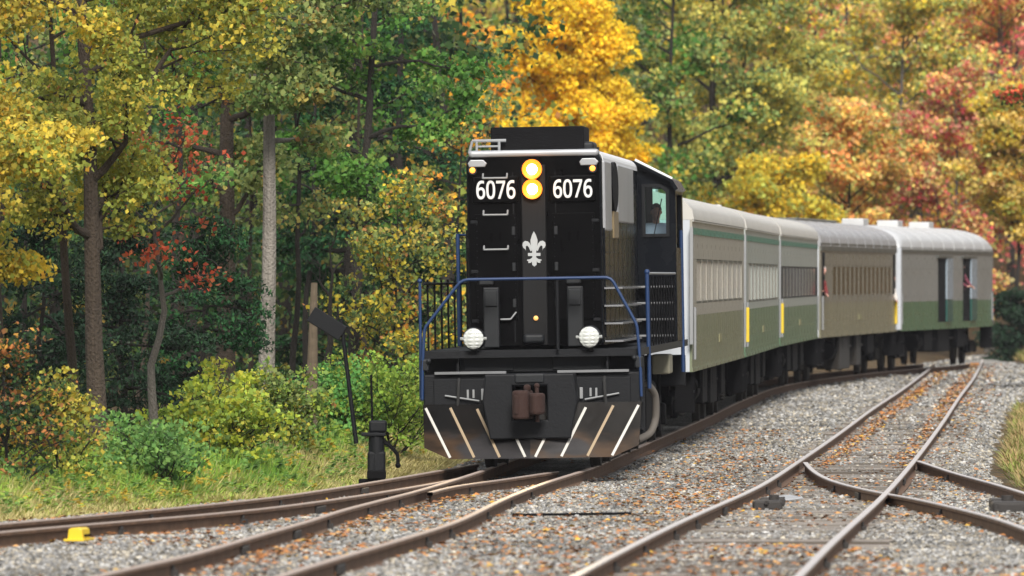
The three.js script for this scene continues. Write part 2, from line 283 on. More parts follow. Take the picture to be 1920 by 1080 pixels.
// ------------------------------------------------------------------ paints
const streaks = tex(512, (u, v) => { const a = fbm(u * 40, v * 3, 81, 4, 0), b = fbm(u * 6, v * 6, 83, 4, 6); return 0.82 + 0.24 * (a - 0.5) + 0.24 * (b - 0.5); }, false, 0.12, 0.12);
const faint = tex(512, (u, v) => { const b = fbm(u * 6, v * 6, 83, 4, 6), c = fbm(u * 24, v * 4, 87, 3, 0); return 0.92 + 0.14 * (b - 0.5) + 0.08 * (c - 0.5); }, false, 0.1, 0.1);
const roughTex = tex(256, (u, v) => 0.75 + 0.5 * (fbm(u * 10, v * 10, 85, 4, 10) - 0.5), false, 0.5, 0.5);
const paint = (r, g, b, rough = 0.5, ex = {}) => std(r, g, b, rough, { map: faint, roughnessMap: roughTex, ...ex });
const C = {
  black: phys(0.0022, 0.0022, 0.0026, 0.45, { specularIntensity: 0.14, map: streaks, roughnessMap: roughTex }),
  blackSide: phys(0.005, 0.0065, 0.0095, 0.36, { specularIntensity: 0.4, map: streaks, roughnessMap: roughTex }),
  strip: phys(0.013, 0.013, 0.014, 0.6, { specularIntensity: 0.35, map: streaks }),
  frame: phys(0.007, 0.008, 0.0105, 0.6, { specularIntensity: 0.5, map: streaks, bumpMap: grain, bumpScale: 0.002 }),
  frameLight: phys(0.013, 0.015, 0.018, 0.55, { specularIntensity: 0.7, map: streaks }),
  under: phys(0.004, 0.004, 0.0048, 0.85, { specularIntensity: 0.3, bumpMap: grain, bumpScale: 0.004 }),
  grime: std(0.03, 0.026, 0.022, 0.9, { bumpMap: grain, bumpScale: 0.004 }),
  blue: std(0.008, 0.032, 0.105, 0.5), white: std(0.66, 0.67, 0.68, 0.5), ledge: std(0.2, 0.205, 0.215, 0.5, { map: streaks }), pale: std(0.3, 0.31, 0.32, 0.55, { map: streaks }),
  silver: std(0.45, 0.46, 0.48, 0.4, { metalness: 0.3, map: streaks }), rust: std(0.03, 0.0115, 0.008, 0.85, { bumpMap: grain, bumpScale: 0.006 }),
  plow: phys(0.075, 0.07, 0.066, 0.62, { specularIntensity: 0.25, map: tex(256, (u, v) => { const a = fbm(u * 6, v * 6, 91, 5, 6), e = 0.05 + 0.75 * smooth(0.62 - v + 0.5 * (a - 0.5), 0.0, 0.42), w = smooth(fbm(u * 5, v * 3, 97, 3, 0), 0.4, 0.6); return [e * lerp(0.55, 1.0, w) * (0.6 + 0.6 * a), e * lerp(0.55, 0.62, w) * (0.6 + 0.6 * a), e * lerp(0.62, 0.36, w) * (0.6 + 0.6 * a)]; }, false, 0.33, 0.98), roughnessMap: roughTex }),
  stripeWhite: std(0.62, 0.6, 0.56, 0.6, { map: streaks }), stripeTan: std(0.40, 0.30, 0.19, 0.7, { map: streaks }),
  tan: std(0.32, 0.30, 0.22, 0.7, { map: streaks }), mint: std(0.70, 0.88, 0.84, 0.6), red: std(0.35, 0.03, 0.03, 0.5), yellow: std(0.72, 0.5, 0.02, 0.5),
  mintGlass: phys(0.72, 0.95, 0.9, 0.03, { transmission: 1, thickness: 0 }), glass: phys(0.95, 0.98, 0.97, 0.03, { transmission: 1, thickness: 0 }), rubber: std(0.02, 0.02, 0.02, 0.9),
  lens: phys(0.55, 0.57, 0.55, 0.25, { metalness: 0.0, clearcoat: 1, bumpMap: tex(64, (u, v) => Math.abs(Math.sin(u * 25)) * Math.abs(Math.sin(v * 25)), false, 1, 1), bumpScale: 0.01 }),
};
const glow = (r, g, b, k) => { const m = std(r, g, b, 0.4); m.emissive.setRGB(r, g, b); m.emissiveIntensity = k; return m; };
const font = await new FontLoader().loadAsync('fonts/droid/droid_sans_bold.typeface.json');
const fontRegular = await new FontLoader().loadAsync('fonts/droid/droid_sans_regular.typeface.json');

// ------------------------------------------------------------------ the locomotive; +z is its front, y = 0 the rail heads
const loco = top('locomotive', 'black diesel locomotive numbered 6076 with lit twin headlights and blue handrails', 'locomotive');
loco.rotation.order = 'YXZ'; loco.position.set(0.30, 0.0, -120); loco.rotation.set(0, -0.0588, 0.016);
{
  const L = loco, HF = -1.3;                                   // front of the long hood
  const hoodOutline = (w, h, r) => { const q = [[-w, 1.74], [w, 1.74], [w, h - r]]; for (let i = 1; i <= 6; i++) { const a = i / 6 * Math.PI / 2; q.push([w - r + r * Math.cos(a), h - r + r * Math.sin(a)]); } for (let i = 0; i < 6; i++) { const a = Math.PI / 2 + i / 6 * Math.PI / 2; q.push([-w + r + r * Math.cos(a), h - r + r * Math.sin(a)]); } q.push([-w, h - r]); return q; };
  new MB().ext(hoodOutline(0.96, 4.5, 0.16), 11.4, 0, 0, HF - 11.4, [], 0.05).build('hood', C.blackSide, L);
  const front = add('hood_front', new MB().ext(hoodOutline(0.93, 4.44, 0.14), 0.03, 0, 0, HF - 0.012, [], 0.008).geo(), C.black, L);
  new MB().rbox(0, 4.462, HF - 0.14, 1.84, 0.1, 0.36, 0.045).build('roof_edge_sheen', C.silver, L);  // silver colour paints the sky reflected along the curved black roof edge
  { const q = hoodOutline(0.968, 4.508, 0.16).filter(([x, y]) => y > 4.33); const cap = [[0.968, 4.33], ...q.slice(1, -1), [-0.968, 4.33]]; new MB().ext(cap, 11.2, 0, 0, HF - 11.5).build('hood_roof_sheen', C.white, L); }  // white cap: sky reflection on the glossy roof shoulder, put into the colour
  new MB().rbox(-0.01, 3.02, HF + 0.035, 0.35, 2.56, 0.05, 0.02).build('headlight_strip', C.strip, L);
  // grab irons
  for (const y of [4.12, 3.6, 3.11]) new MB().bar([-0.72, y, HF + 0.1], [-0.38, y, HF + 0.1], 0.014).bar([-0.72, y, HF + 0.1], [-0.72, y + 0.07, HF], 0.014).bar([-0.38, y, HF + 0.1], [-0.38, y + 0.07, HF], 0.014).build('grab_iron', C.pale, L);
  new MB().bar([-0.5, 2.12, HF + 0.08], [-0.36, 2.12, HF + 0.08], 0.014).bar([-0.36, 2.12, HF + 0.08], [-0.28, 2.22, HF + 0.03], 0.012).build('latch', C.pale, L);
  // door hinges and seams on the front
  const seam = new MB(); for (const x of [-0.86, 0.86]) for (const y of [2.1, 2.8, 3.5]) seam.rbox(x, y, HF + 0.03, 0.1, 0.05, 0.03, 0.01); for (const x of [-0.3, 0.3]) seam.box(x, 3.0, HF + 0.021, 0.012, 2.4, 0.008); seam.box(-0.55, 2.55, HF + 0.021, 0.5, 0.012, 0.008).box(0.55, 2.55, HF + 0.021, 0.5, 0.012, 0.008); seam.build('door_hinges', C.frame, L);
  for (const x of [-0.55, 0.55]) { const d = new MB().rbox(x, 2.86, HF + 0.026, 0.6, 1.5, 0.016, 0.006).build('nose_door', C.black, L); const lt = new MB(); for (const y of [2.35, 2.86, 3.37]) lt.rbox(x - Math.sign(x) * 0.25, y, HF + 0.045, 0.05, 0.12, 0.03, 0.008); lt.build('latches', C.frameLight, d); const rv = new MB(); for (let k = 0; k < 16; k++) for (const e of [-0.27, 0.27]) rv.ball(x + e, 2.16 + k * 0.093, HF + 0.035, 0.008); tag(rv.build('rivets', C.frame, d), null, null, null, 'stuff'); }
  for (const s of [-1, 1]) for (const [k, q] of [[0, 0.42], [1, 0.52], [2, 1.02]]) { const hs = new MB().pipe([[s * q, 1.3, 0.02], [s * q, 1.24, 0.12], [s * (q + 0.01), 1.02, 0.16], [s * (q + 0.03), 0.82, 0.14 + 0.35 * (q < 0.6)], [s * (q + 0.06), 0.74, 0.16 + 0.35 * (q < 0.6)]], 0.022, 8, 0.4).rbox(s * (q + 0.07), 0.73, 0.17 + 0.35 * (q < 0.6), 0.06, 0.06, 0.1, 0.015); hs.build('air_hose', C.rubber, L); }
  // headlights
  for (const y of [4.235, 3.955]) {
    const h = new MB().disc(-0.02, y, HF + 0.075, 0.13, 0.07, 'z', 28, 0.125).build('headlight', C.frameLight, L);
    { const rg = new THREE.LatheGeometry([[0.075, 0.0], [0.10, 0.006], [0.128, 0.022], [0.136, 0.034], [0.142, 0.03], [0.142, 0.0]].map((q) => new THREE.Vector2(...q)), 32); rg.rotateX(Math.PI / 2); rg.translate(-0.02, y, HF + 0.11); add('glow_ring', rg, glow(1, 0.22, 0.01, 0.85), h); }  // emissive ring added to imitate the orange bloom around the lamp
    new MB().ball(-0.02, y, HF + 0.105, 0.078, 1, 1, 0.3).build('lamp_lens', glow(1, 0.84, 0.55, 10), h);
    const s = new THREE.SpotLight(new THREE.Color(1, 0.72, 0.36), 55, 0, 0.5, 0.6, 2); s.position.set(-0.02, y, HF + 0.2); s.target.position.set(0, y - 1.5, 30); s.castShadow = true; s.shadow.radius = 5; L.add(s, s.target);
    const p = new THREE.PointLight(new THREE.Color(1, 0.42, 0.07), 0.13, 0, 2); p.position.set(-0.02, y - 0.05, HF + 0.36); p.castShadow = true; p.shadow.radius = 4; L.add(p);  // extra light added before the lens, throws an orange pool on the hood
  }
  // number boards and class lights
  for (const x of [-0.545, 0.545]) {
    const b = new MB().rbox(x, 3.955, HF + 0.03, 0.66, 0.38, 0.05, 0.02).build('number_board', C.black, L);
    const t = new TextGeometry('6076', { font: fontRegular, size: 0.255, depth: 0.012, curveSegments: 5, bevelEnabled: true, bevelThickness: 0.002, bevelSize: 0.007, bevelSegments: 1 }); t.computeBoundingBox(); const w = t.boundingBox.max.x - t.boundingBox.min.x;
    t.translate(-t.boundingBox.min.x - w / 2, -0.127, 0); t.scale(0.555 / w, 0.97, 1); t.translate(x + 0.005, 3.955, HF + 0.056); add('number', t, C.white, b);
  }
  for (const s of [-1, 1]) {
    const c = new MB().disc(s * 0.855, 4.235, HF + 0.05, 0.062, 0.08, 'z', 18).build('class_light', C.frameLight, L); c.position.x = s < 0 ? -0.01 : -0.02;
    new MB().ball(s * 0.855, 4.235, HF + 0.09, 0.042, 1, 1, 0.4).build('lamp_lens', glow(1, 0.36, 0.05, 1.1), c);
    new MB().ext([[-0.12, -0.02], [0.1, -0.02], [0.13, 0.03], [0.08, 0.08], [-0.1, 0.08], [-0.14, 0.03]], 0.1, s * 0.79, 4.30, HF + 0.01, [], 0.012).build('lamp_hood', C.silver, L);
  }
  // lily emblem
  { const f = new MB(), lance = [[0, 0.255], [0.028, 0.2], [0.05, 0.13], [0.046, 0.05], [0.03, -0.02], [0.026, -0.12], [0.034, -0.18], [0.03, -0.22], [0, -0.245], [-0.03, -0.22], [-0.034, -0.18], [-0.026, -0.12], [-0.03, -0.02], [-0.046, 0.05], [-0.05, 0.13], [-0.028, 0.2]];
    const petal = (s) => [[0.03, -0.01], [0.055, 0.075], [0.085, 0.112], [0.125, 0.12], [0.158, 0.095], [0.165, 0.055], [0.15, 0.02], [0.125, 0.005], [0.118, -0.02], [0.12, 0.04], [0.098, 0.055], [0.075, 0.03], [0.05, -0.03]].map(([x, y]) => [x * s, y]);
    f.ext(lance, 0.012, 0, 0, 0); for (const s of [-1, 1]) f.ext(s > 0 ? petal(1) : petal(-1).reverse(), 0.011, 0, 0, 0);
    f.ext([[-0.088, -0.052], [0.088, -0.052], [0.088, -0.095], [-0.088, -0.095]], 0.0135, 0, 0, 0);
    for (const s of [-1, 1]) f.ext([[0.02, -0.11], [0.06, -0.14], [0.1, -0.145], [0.105, -0.16], [0.085, -0.165], [0.085, -0.195], [0.05, -0.19], [0.025, -0.16]].map(([x, y]) => [x * s, y])[s > 0 ? 'slice' : 'reverse'](), 0.011, 0, 0, 0);
    const e = f.build('lily_emblem', std(0.5, 0.52, 0.53, 0.5, { map: streaks }), L); e.position.set(-0.01, 3.105, HF + 0.0605); }
  // roof: grille box, lifting frame, fans, horn
  new MB().rbox(0.02, 4.67, HF - 1.4, 1.33, 0.36, 1.5, 0.02).build('radiator_housing', C.under, L);
  { const fr = new MB(); fr.bar([-0.9, 4.66, HF - 0.55], [-0.42, 4.66, HF - 0.55], 0.022).bar([-0.84, 4.5, HF - 0.55], [-0.84, 4.66, HF - 0.55], 0.02).bar([-0.52, 4.5, HF - 0.55], [-0.52, 4.66, HF - 0.55], 0.02).bar([-0.9, 4.66, HF - 0.55], [-0.95, 4.48, HF - 0.55], 0.02).bar([-0.84, 4.58, HF - 0.55], [-0.5, 4.58, HF - 0.55], 0.014); fr.build('roof_rail', C.pale, L); }
  new MB().rbox(0.62, 4.56, HF - 1.2, 0.4, 0.14, 0.9, 0.05).build('roof_hatch', C.frameLight, L);
  for (const z of [-4.5, -6.3, -8.1]) new MB().disc(0, 4.56, z, 0.6, 0.16, 'y', 28).build('roof_fan', C.frame, L);
  // hood side: doors, louvres, ledges, air intake
  for (let i = 0; i < 7; i++) for (const s of [-1, 1]) { const d = new MB().rbox(s * 0.972, 2.62, HF - 0.75 - i * 1.36, 0.03, 1.55, 1.26, 0.01).build('side_door', C.blackSide, L); const lv = new MB(); for (let k = 0; k < 7; k++) lv.box(s * 0.989, 2.05 + k * 0.2, HF - 0.75 - i * 1.36, 0.008, 0.018, 1.1); lv.build('louvre', C.blackSide, d); }
  new MB().rbox(0.97, 3.85, HF - 1.1, 0.06, 1.0, 1.9, 0.03).build('side_sheen_panel', C.silver, L); new MB().rbox(0.97, 3.92, HF - 6.6, 0.06, 0.85, 5.0, 0.03).build('side_sheen_panel', C.silver, L);  // silver panels paint the grazing sky reflection on the dark hood side
  new MB().ext(Array.from({ length: 20 }, (_, i) => [0.9 * Math.cos(i * 0.314), 0.36 * Math.sin(i * 0.314)]), 0.06, 0.96, 4.0, HF - 2.9, [], 0.01, Math.PI / 2).build('air_intake', C.under, L);
  new MB().rbox(0.985, 3.45, HF - 3.2, 0.05, 0.4, 1.4, 0.02).build('filter_panel', std(0.2, 0.15, 0.08, 0.8), L);
  { const ld = new MB(); for (const y of [1.79, 2.04, 2.29, 2.54]) ld.box(1.1, y, HF - 3.0, 0.26, 0.025, 6.0); ld.build('side_ledge', C.ledge, L); }
  // deck and platform
  new MB().box(0, 1.64, -8.45, 3.06, 0.1, 16.7).build('deck', C.frame, L);
  new MB().box(-1.535, 1.645, -8.45, 0.02, 0.1, 16.6).box(1.537, 1.645, -8.45, 0.02, 0.1, 16.6).build('deck_edge', C.frameLight, L);
  new MB().box(0, 1.2, -8.5, 1.6, 0.75, 15.8).build('underframe', C.under, L);
  new MB().rbox(0, 1.535, -0.42, 2.06, 0.32, 0.1, 0.02).rbox(-0.62, 1.535, -0.36, 0.7, 0.26, 0.03, 0.01).rbox(0.62, 1.535, -0.36, 0.7, 0.26, 0.03, 0.01).build('end_sill', C.frameLight, L);
  new MB().rbox(0, 1.14, -0.06, 3.06, 0.46, 0.1, 0.03).rbox(-0.95, 1.12, 0.0, 0.86, 0.36, 0.03, 0.012).rbox(0.95, 1.12, 0.0, 0.86, 0.36, 0.03, 0.012).build('buffer_plate', C.frame, L);
  for (const s of [-1, 1]) new MB().box(s * 0.86, 1.385, 0.0, 1.0, 0.035, 0.14).build('buffer_ledge', C.ledge, L);
  for (const s of [-1, 1]) { // corner steps
    const st = new MB(); for (const y of [0.56, 0.95, 1.33]) st.rbox(s * 1.3, y, -0.42, 0.46, 0.035, 0.3, 0.01); st.box(s * 1.3, 1.1, -0.62, 0.5, 1.2, 0.03).box(s * 1.05, 1.25, -0.4, 0.03, 0.8, 0.4); st.build('step_well', C.frame, L);
    new MB().rbox(s * 1.5, 1.5, -0.02, 0.12, 0.18, 0.12, 0.03).ball(s * 1.44, 1.56, 0.06, 0.035).build('corner_bracket', C.frameLight, L);
  }
  // plough
  const blade = (x, y) => 0.75 - 0.2 * Math.abs(x) - 0.5 * (y - 0.19);
  const halves = (s) => { const o = [[0, 0.95], [1.53, 0.95], [1.5, 0.35], [1.14, 0.19], [0, 0.19]], p = [], ix = []; const N = 14, Mv = 8; const edge = (y) => (y < 0.35 ? lerp(1.14, 1.5, (y - 0.19) / 0.16) : lerp(1.5, 1.53, (y - 0.35) / 0.6));
    for (let j = 0; j <= Mv; j++) for (let i = 0; i <= N; i++) { const y = j < 3 ? 0.19 + 0.16 * j / 2.999 : 0.35 + 0.6 * (j - 3) / 5, x = edge(y) * i / N; p.push(s * x, y, blade(x, y)); }
    const F = p.length / 3; for (let k = 0; k < F; k++) p.push(p[k * 3], p[k * 3 + 1], p[k * 3 + 2] - 0.035);
    const q = (a, b, c, d) => (s > 0 ? ix.push(a, b, c, a, c, d) : ix.push(a, c, b, a, d, c));
    for (let j = 0; j < Mv; j++) for (let i = 0; i < N; i++) { const a = j * (N + 1) + i; q(a, a + 1, a + N + 2, a + N + 1); q(F + a, F + a + N + 1, F + a + N + 2, F + a + 1); }
    for (let i = 0; i < N; i++) { q(i, F + i, F + i + 1, i + 1); const a = Mv * (N + 1) + i; q(a, a + 1, F + a + 1, F + a); }
    for (let j = 0; j < Mv; j++) { const a = j * (N + 1) + N; q(a, F + a, F + a + N + 1, a + N + 1); }
    let g = new THREE.BufferGeometry(); g.setAttribute('position', new THREE.Float32BufferAttribute(p, 3)); const uv = []; for (let k = 0; k < p.length; k += 3) uv.push(p[k], p[k + 1]); g.setAttribute('uv', new THREE.Float32BufferAttribute(uv, 2)); g.setIndex(ix); return toCreasedNormals(g, 0.4); };
  const plow = add('plough', mergeGeometries([halves(-1), halves(1)]), C.plow, L);
  const stripe = (x0, y0, x1, y1, m, w = 0.036) => { const N = V(x0 < 0 ? -0.2 : 0.2, 0.5, 1).normalize(), a = V(x0, y0, blade(x0, y0)), b = V(x1, y1, blade(x1, y1)), t = b.clone().sub(a).normalize(), s = N.clone().cross(t).multiplyScalar(w / 2), p = [], o = N.clone().multiplyScalar(0.004); for (const c of [a.clone().add(s), a.clone().sub(s), b.clone().sub(s), b.clone().add(s)]) { c.add(o); p.push(c.x, c.y, c.z); } for (let k = 0; k < 4; k++) p.push(p[k * 3] - N.x * 0.003, p[k * 3 + 1] - N.y * 0.003, p[k * 3 + 2] - N.z * 0.003); const g = new THREE.BufferGeometry(); g.setAttribute('position', new THREE.Float32BufferAttribute(p, 3)); g.setAttribute('uv', new THREE.Float32BufferAttribute([0, 0, 1, 0, 1, 1, 0, 1, 0, 0, 1, 0, 1, 1, 0, 1], 2)); g.setIndex([0, 1, 2, 0, 2, 3, 4, 6, 5, 4, 7, 6, 0, 4, 5, 0, 5, 1, 2, 6, 7, 2, 7, 3]); add('warning_stripe', g.toNonIndexed(), m, plow).geometry.computeVertexNormals(); };
  for (const s of [-1, 1]) { stripe(s * 1.49, 0.9, s * 1.13, 0.21, C.stripeWhite); stripe(s * 1.14, 0.9, s * 0.79, 0.21, C.stripeTan); stripe(s * 0.76, 0.88, s * 0.43, 0.21, s < 0 ? C.stripeTan : C.stripeWhite); stripe(s * 0.2, 0.47, s * 0.07, 0.21, C.stripeWhite); }
  new MB().ext([[-0.56, 0.46], [0.56, 0.46], [0.66, 0.98], [0.62, 1.36], [-0.62, 1.36], [-0.66, 0.98]], 0.7, 0, 0, -0.05, [[[-0.24, 0.72], [-0.24, 1.2], [0.24, 1.2], [0.24, 0.72]]], 0.02).build('coupler_pocket', C.frame, L);
  new MB().rbox(0, 1.3, 0.5, 0.42, 0.14, 0.34, 0.03).build('striker', C.frameLight, L);
  { const kn = (pts, h, z, y) => { const q = new MB().ext(new THREE.SplineCurve(pts.map((p) => new THREE.Vector2(...p))).getPoints(28).map((p) => [p.x, p.y]), h, 0, 0, 0, [], 0.035).g[0]; q.rotateX(Math.PI / 2); q.translate(0, y + h / 2, z); return q; };
    const head = new MB().rbox(0, 0.94, 0.5, 0.2, 0.24, 0.6, 0.06); head.push(kn([[-0.2, -0.02], [-0.22, 0.12], [-0.12, 0.2], [0.0, 0.16], [0.02, 0.02], [0.06, -0.14], [0.0, -0.2], [-0.12, -0.18], [-0.2, -0.02]], 0.4, 0.92, 0.94)); head.rbox(-0.15, 0.94, 1.06, 0.1, 0.3, 0.12, 0.045).bar([0.12, 0.7, 0.96], [0.12, 1.2, 0.96], 0.03).ball(0.12, 1.2, 0.96, 0.04).rbox(-0.02, 1.17, 0.86, 0.1, 0.1, 0.16, 0.04); const cp = head.build('coupler', C.rust, L);
    const nb = new MB(); nb.push(kn([[0.02, -0.1], [0.0, 0.06], [0.08, 0.19], [0.18, 0.16], [0.23, 0.04], [0.21, -0.1], [0.12, -0.15], [0.02, -0.1]], 0.3, 0.95, 0.95)); nb.build('knuckle', C.rust, cp); }
  for (const s of [-1, 1]) { // uncoupling levers and hoses
    new MB().pipe([[s * 1.22, 1.07, 0.05], [s * 0.98, 1.03, 0.07], [s * 0.74, 0.99, 0.07]], 0.013).build('uncoupling_lever', C.pale, L);
    new MB().rbox(s * 0.9, 1.08, 0.04, 0.03, 0.14, 0.03, 0.006).rbox(s * 0.82, 1.09, 0.04, 0.03, 0.12, 0.03, 0.006).rbox(s * 0.69, 1.08, 0.05, 0.045, 0.16, 0.04, 0.008).build('lever_bracket', C.pale, L);
    new MB().rbox(s * 0.59, 2.15, -0.62, 0.22, 0.85, 0.16, 0.02).rbox(s * 0.59, 2.42, -0.53, 0.17, 0.22, 0.03, 0.01).build('sand_box', C.frameLight, L);
    new MB().rbox(s * 0.6 + (s > 0 ? 0 : -0.02), 2.66, -0.02, 0.2, 0.1, 0.1, 0.02).build('receptacle', C.frameLight, L);
    const lamp = new MB().disc(s * 0.81, 1.86, -0.06, 0.165, 0.16, 'z', 28, 0.14).rbox(s * 0.81, 1.72, -0.1, 0.1, 0.12, 0.1, 0.02).build('ditch_light', C.frame, L);
    new MB().ball(s * 0.81, 1.86, 0.02, 0.148, 1, 1, 0.35).bar([s * 0.81 - 0.185, 1.86, 0.01], [s * 0.81 - 0.14, 1.86, 0.01], 0.025).bar([s * 0.81 + 0.14, 1.86, 0.01], [s * 0.81 + 0.185, 1.86, 0.01], 0.025).build('lamp_lens', C.lens, lamp);
  }
  new MB().pipe([[0.53, 1.27, 0.3], [0.46, 1.12, 0.55], [0.38, 0.93, 0.62], [0.34, 0.8, 0.6]], 0.024, 8, 0.4).build('air_hose', C.silver, L);
  new MB().rbox(0.52, 1.28, 0.36, 0.16, 0.05, 0.05, 0.015, 0, 0, -0.3).rbox(0.58, 1.24, 0.36, 0.05, 0.1, 0.04, 0.015).build('angle_cock', C.red, L);
  new MB().bar([0.37, 1.7, 0.0], [0.37, 2.69, 0.0], 0.022).build('centre_post', C.frame, L);
  new MB().ball(0.0, 2.13, HF + 0.08, 0.035).build('marker_lamp', glow(1, 0.5, 0.15, 0.5), L);
  new MB().rbox(-0.03, 1.84, HF + 0.1, 0.3, 0.14, 0.14, 0.05).build('walkway_light', C.frameLight, L);
  // handrails
  const nose = new MB().pipe([[-1.54, 1.02, 0.02], [-1.53, 1.5, 0.02], [-1.49, 2.02, 0.02], [-1.0, 2.64, 0.02], [-0.9, 2.69, 0.02], [0.0, 2.69, 0.02], [1.06, 2.69, 0.02], [1.15, 2.65, 0.02], [1.48, 2.02, 0.02], [1.52, 1.5, 0.02], [1.53, 1.02, 0.02]], 0.022); nose.build('front_handrail', C.blue, L);
  new MB().bar([-1.585, 1.02, -0.35], [-1.575, 2.66, -0.35], 0.022).bar([-1.54, 1.02, 0.02], [-1.585, 1.02, -0.35], 0.02).ball(-1.575, 2.68, -0.35, 0.035).build('corner_handrail', C.blue, L);
  new MB().bar([1.54, 1.1, -2.4], [1.53, 2.74, -2.4], 0.03).ball(1.53, 2.76, -2.4, 0.04).build('corner_handrail', C.blue, L);
  new MB().bar([-1.53, 1.7, -8.0], [-1.53, 3.38, -8.0], 0.03).bar([-1.53, 3.36, -8.0], [-1.3, 3.36, -8.6], 0.02).build('cab_handrail', C.blue, L);
  new MB().bar([1.55, 1.2, -14.6], [1.55, 3.42, -14.6], 0.03).build('cab_handrail', C.blue, L);
  for (const s of [-1, 1]) {
    const z0 = s < 0 ? -0.35 : -2.4; new MB().bar([s * 1.53, s < 0 ? 2.64 : 2.74, z0], [s * 1.53, s < 0 ? 2.64 : 2.74, -12.4], 0.018).build('side_handrail', s < 0 ? C.frame : C.pale, L);
    for (let z = z0 - (s < 0 ? 0.9 : 0.9); z > -12.4; z -= s < 0 ? 1.45 : 0.95) new MB().bar([s * 1.53, 1.6, z], [s * 1.53, 2.7, z], 0.017, 0.017, 6).build('stanchion', C.under, L);
  }
  // cab
  const cabOut = [[-1.55, 1.7], [1.55, 1.7], [1.55, 4.02], [1.47, 4.16], [0.9, 4.46], [0, 4.56], [-0.9, 4.46], [-1.47, 4.16], [-1.55, 4.02]], CF = -12.6, CR = -15.4;
  const win = (s) => [[s * 1.08, 3.36], [s * 1.40, 3.36], [s * 1.40, 4.0], [s * 1.3, 4.08], [s * 1.08, 4.08]];
  new MB().ext(cabOut, 0.07, 0, 0, CF - 0.07, [win(1), win(-1)]).build('cab_front', C.blackSide, L);
  new MB().ext(cabOut, 0.07, 0, 0, CR, [win(1), win(-1)]).build('cab_rear', C.blackSide, L);
  for (const s of [-1, 1]) {
    new MB().box(s * 1.52, 2.42, (CF + CR) / 2, 0.06, 1.44, CF - CR - 0.15).box(s * 1.52, 4.02, (CF + CR) / 2, 0.06, 0.1, CF - CR - 0.15).box(s * 1.52, 3.58, CF - 0.25, 0.06, 0.76, 0.3).box(s * 1.52, 3.58, CR + 0.25, 0.06, 0.76, 0.3).build('cab_side', C.blackSide, L);
    add('cab_window', new MB().ext(win(s), 0.012, 0, 0, CF - 0.04).geo(), C.glass, L);
    new MB().ext([[s * 1.03, 3.31], [s * 1.45, 3.31], [s * 1.45, 4.04], [s * 1.32, 4.13], [s * 1.03, 4.13]], 0.03, 0, 0, CF + 0.002, [win(s)]).build('window_frame', C.frame, L);
  }
  { const r = [], c = [...cabOut.slice(2)]; const o = c.map(([x, y]) => [x * 1.03, y + 0.03]); new MB().ext([...o, ...c.reverse()], 3.1, 0, 0, CR - 0.15).build('cab_roof', C.blackSide, L); }
  new MB().bar([0.93, 4.5, CF + 0.02], [1.5, 4.2, CF + 0.02], 0.028).build('gutter_highlight', C.white, L);  // gutter coloured white as a painted highlight along the cab roof edge
  new MB().box(0, 2.62, CR + 0.12, 2.9, 1.3, 0.04).box(0, 4.2, CR + 1.4, 1.8, 0.04, 2.2).build('cab_lining', C.mint, L);
  for (const s of [-1, 1]) add('cab_window', new MB().ext(win(s), 0.012, 0, 0, CR + 0.03).geo(), C.mintGlass, L);
  new MB().rbox(1.2, 2.83, -13.6, 0.5, 0.12, 0.5, 0.04).rbox(1.2, 3.15, -13.86, 0.48, 0.6, 0.1, 0.04).box(1.2, 2.35, -13.6, 0.12, 0.85, 0.12).build('seat', C.rubber, L);
  new MB().box(0, 1.9, -14, 2.9, 0.06, 2.6).build('cab_floor', C.frame, L);
  new MB().bar([1.2, 3.3, CF + 0.03], [1.34, 3.9, CF + 0.03], 0.008).build('wiper', C.frame, L);
  { const tr = new MB(); for (let k = 0; k < 4; k++) tr.rbox(1.22, 1.79 + k * 0.25, CF + 0.95 - k * 0.26, 0.6, 0.035, 0.26, 0.01); tr.build('cab_steps', C.ledge, L); }
  new MB().rbox(0, 2.6, -16.1, 1.9, 1.8, 1.3, 0.1).build('short_hood', C.blackSide, L);
  // below the deck
  for (const zc of [-4.0, -13.2]) {
    const t = new MB(); for (const s of [-1, 1]) { t.ext([[-1.75, 0.62], [-1.5, 0.86], [-0.6, 0.8], [0, 0.95], [0.6, 0.8], [1.5, 0.86], [1.75, 0.62], [1.5, 0.42], [1.1, 0.5], [0.6, 0.36], [-0.6, 0.36], [-1.1, 0.5], [-1.5, 0.42]], 0.14, s * 1.12 - 0.07, 0, zc, [], 0.02, Math.PI / 2); for (const w of [-1.37, 1.37]) t.rbox(s * 1.2, 0.55, zc + w, 0.14, 0.34, 0.34, 0.05); t.disc(s * 1.15, 0.6, zc, 0.16, 0.12, 'x').bar([s * 1.25, 1.25, zc + 0.7], [s * 1.25, 0.3, zc + 0.9], 0.03); } t.box(0, 0.7, zc, 2.2, 0.3, 0.6);
    const truck = t.build('truck', C.under, L);
    for (const w of [-1.37, 1.37]) for (const s of [-1, 1]) { const wg = new THREE.LatheGeometry([[0.06, -0.07], [0.2, -0.07], [0.3, -0.03], [0.44, -0.05], [0.508, -0.065], [0.51, 0.045], [0.54, 0.055], [0.54, 0.08], [0.4, 0.07], [0.06, 0.07]].map((q) => new THREE.Vector2(...q)), 36); wg.rotateZ(s > 0 ? Math.PI / 2 : -Math.PI / 2); wg.translate(s * 0.76, 0.51, zc + w); add('wheel', wg, C.grime, truck); }
  }
  { const h = new MB().pipe([[1.36, 1.12, -5.9], [1.46, 0.95, -6.1], [1.46, 0.62, -6.2], [1.38, 0.4, -6.1], [1.2, 0.3, -5.9]], 0.055, 10, 0.4); h.build('sanding_hose', std(0.14, 0.125, 0.11, 0.8), L); }
  new MB().rbox(0, 0.72, -8.6, 2.6, 0.85, 3.6, 0.12).build('fuel_tank', C.under, L);
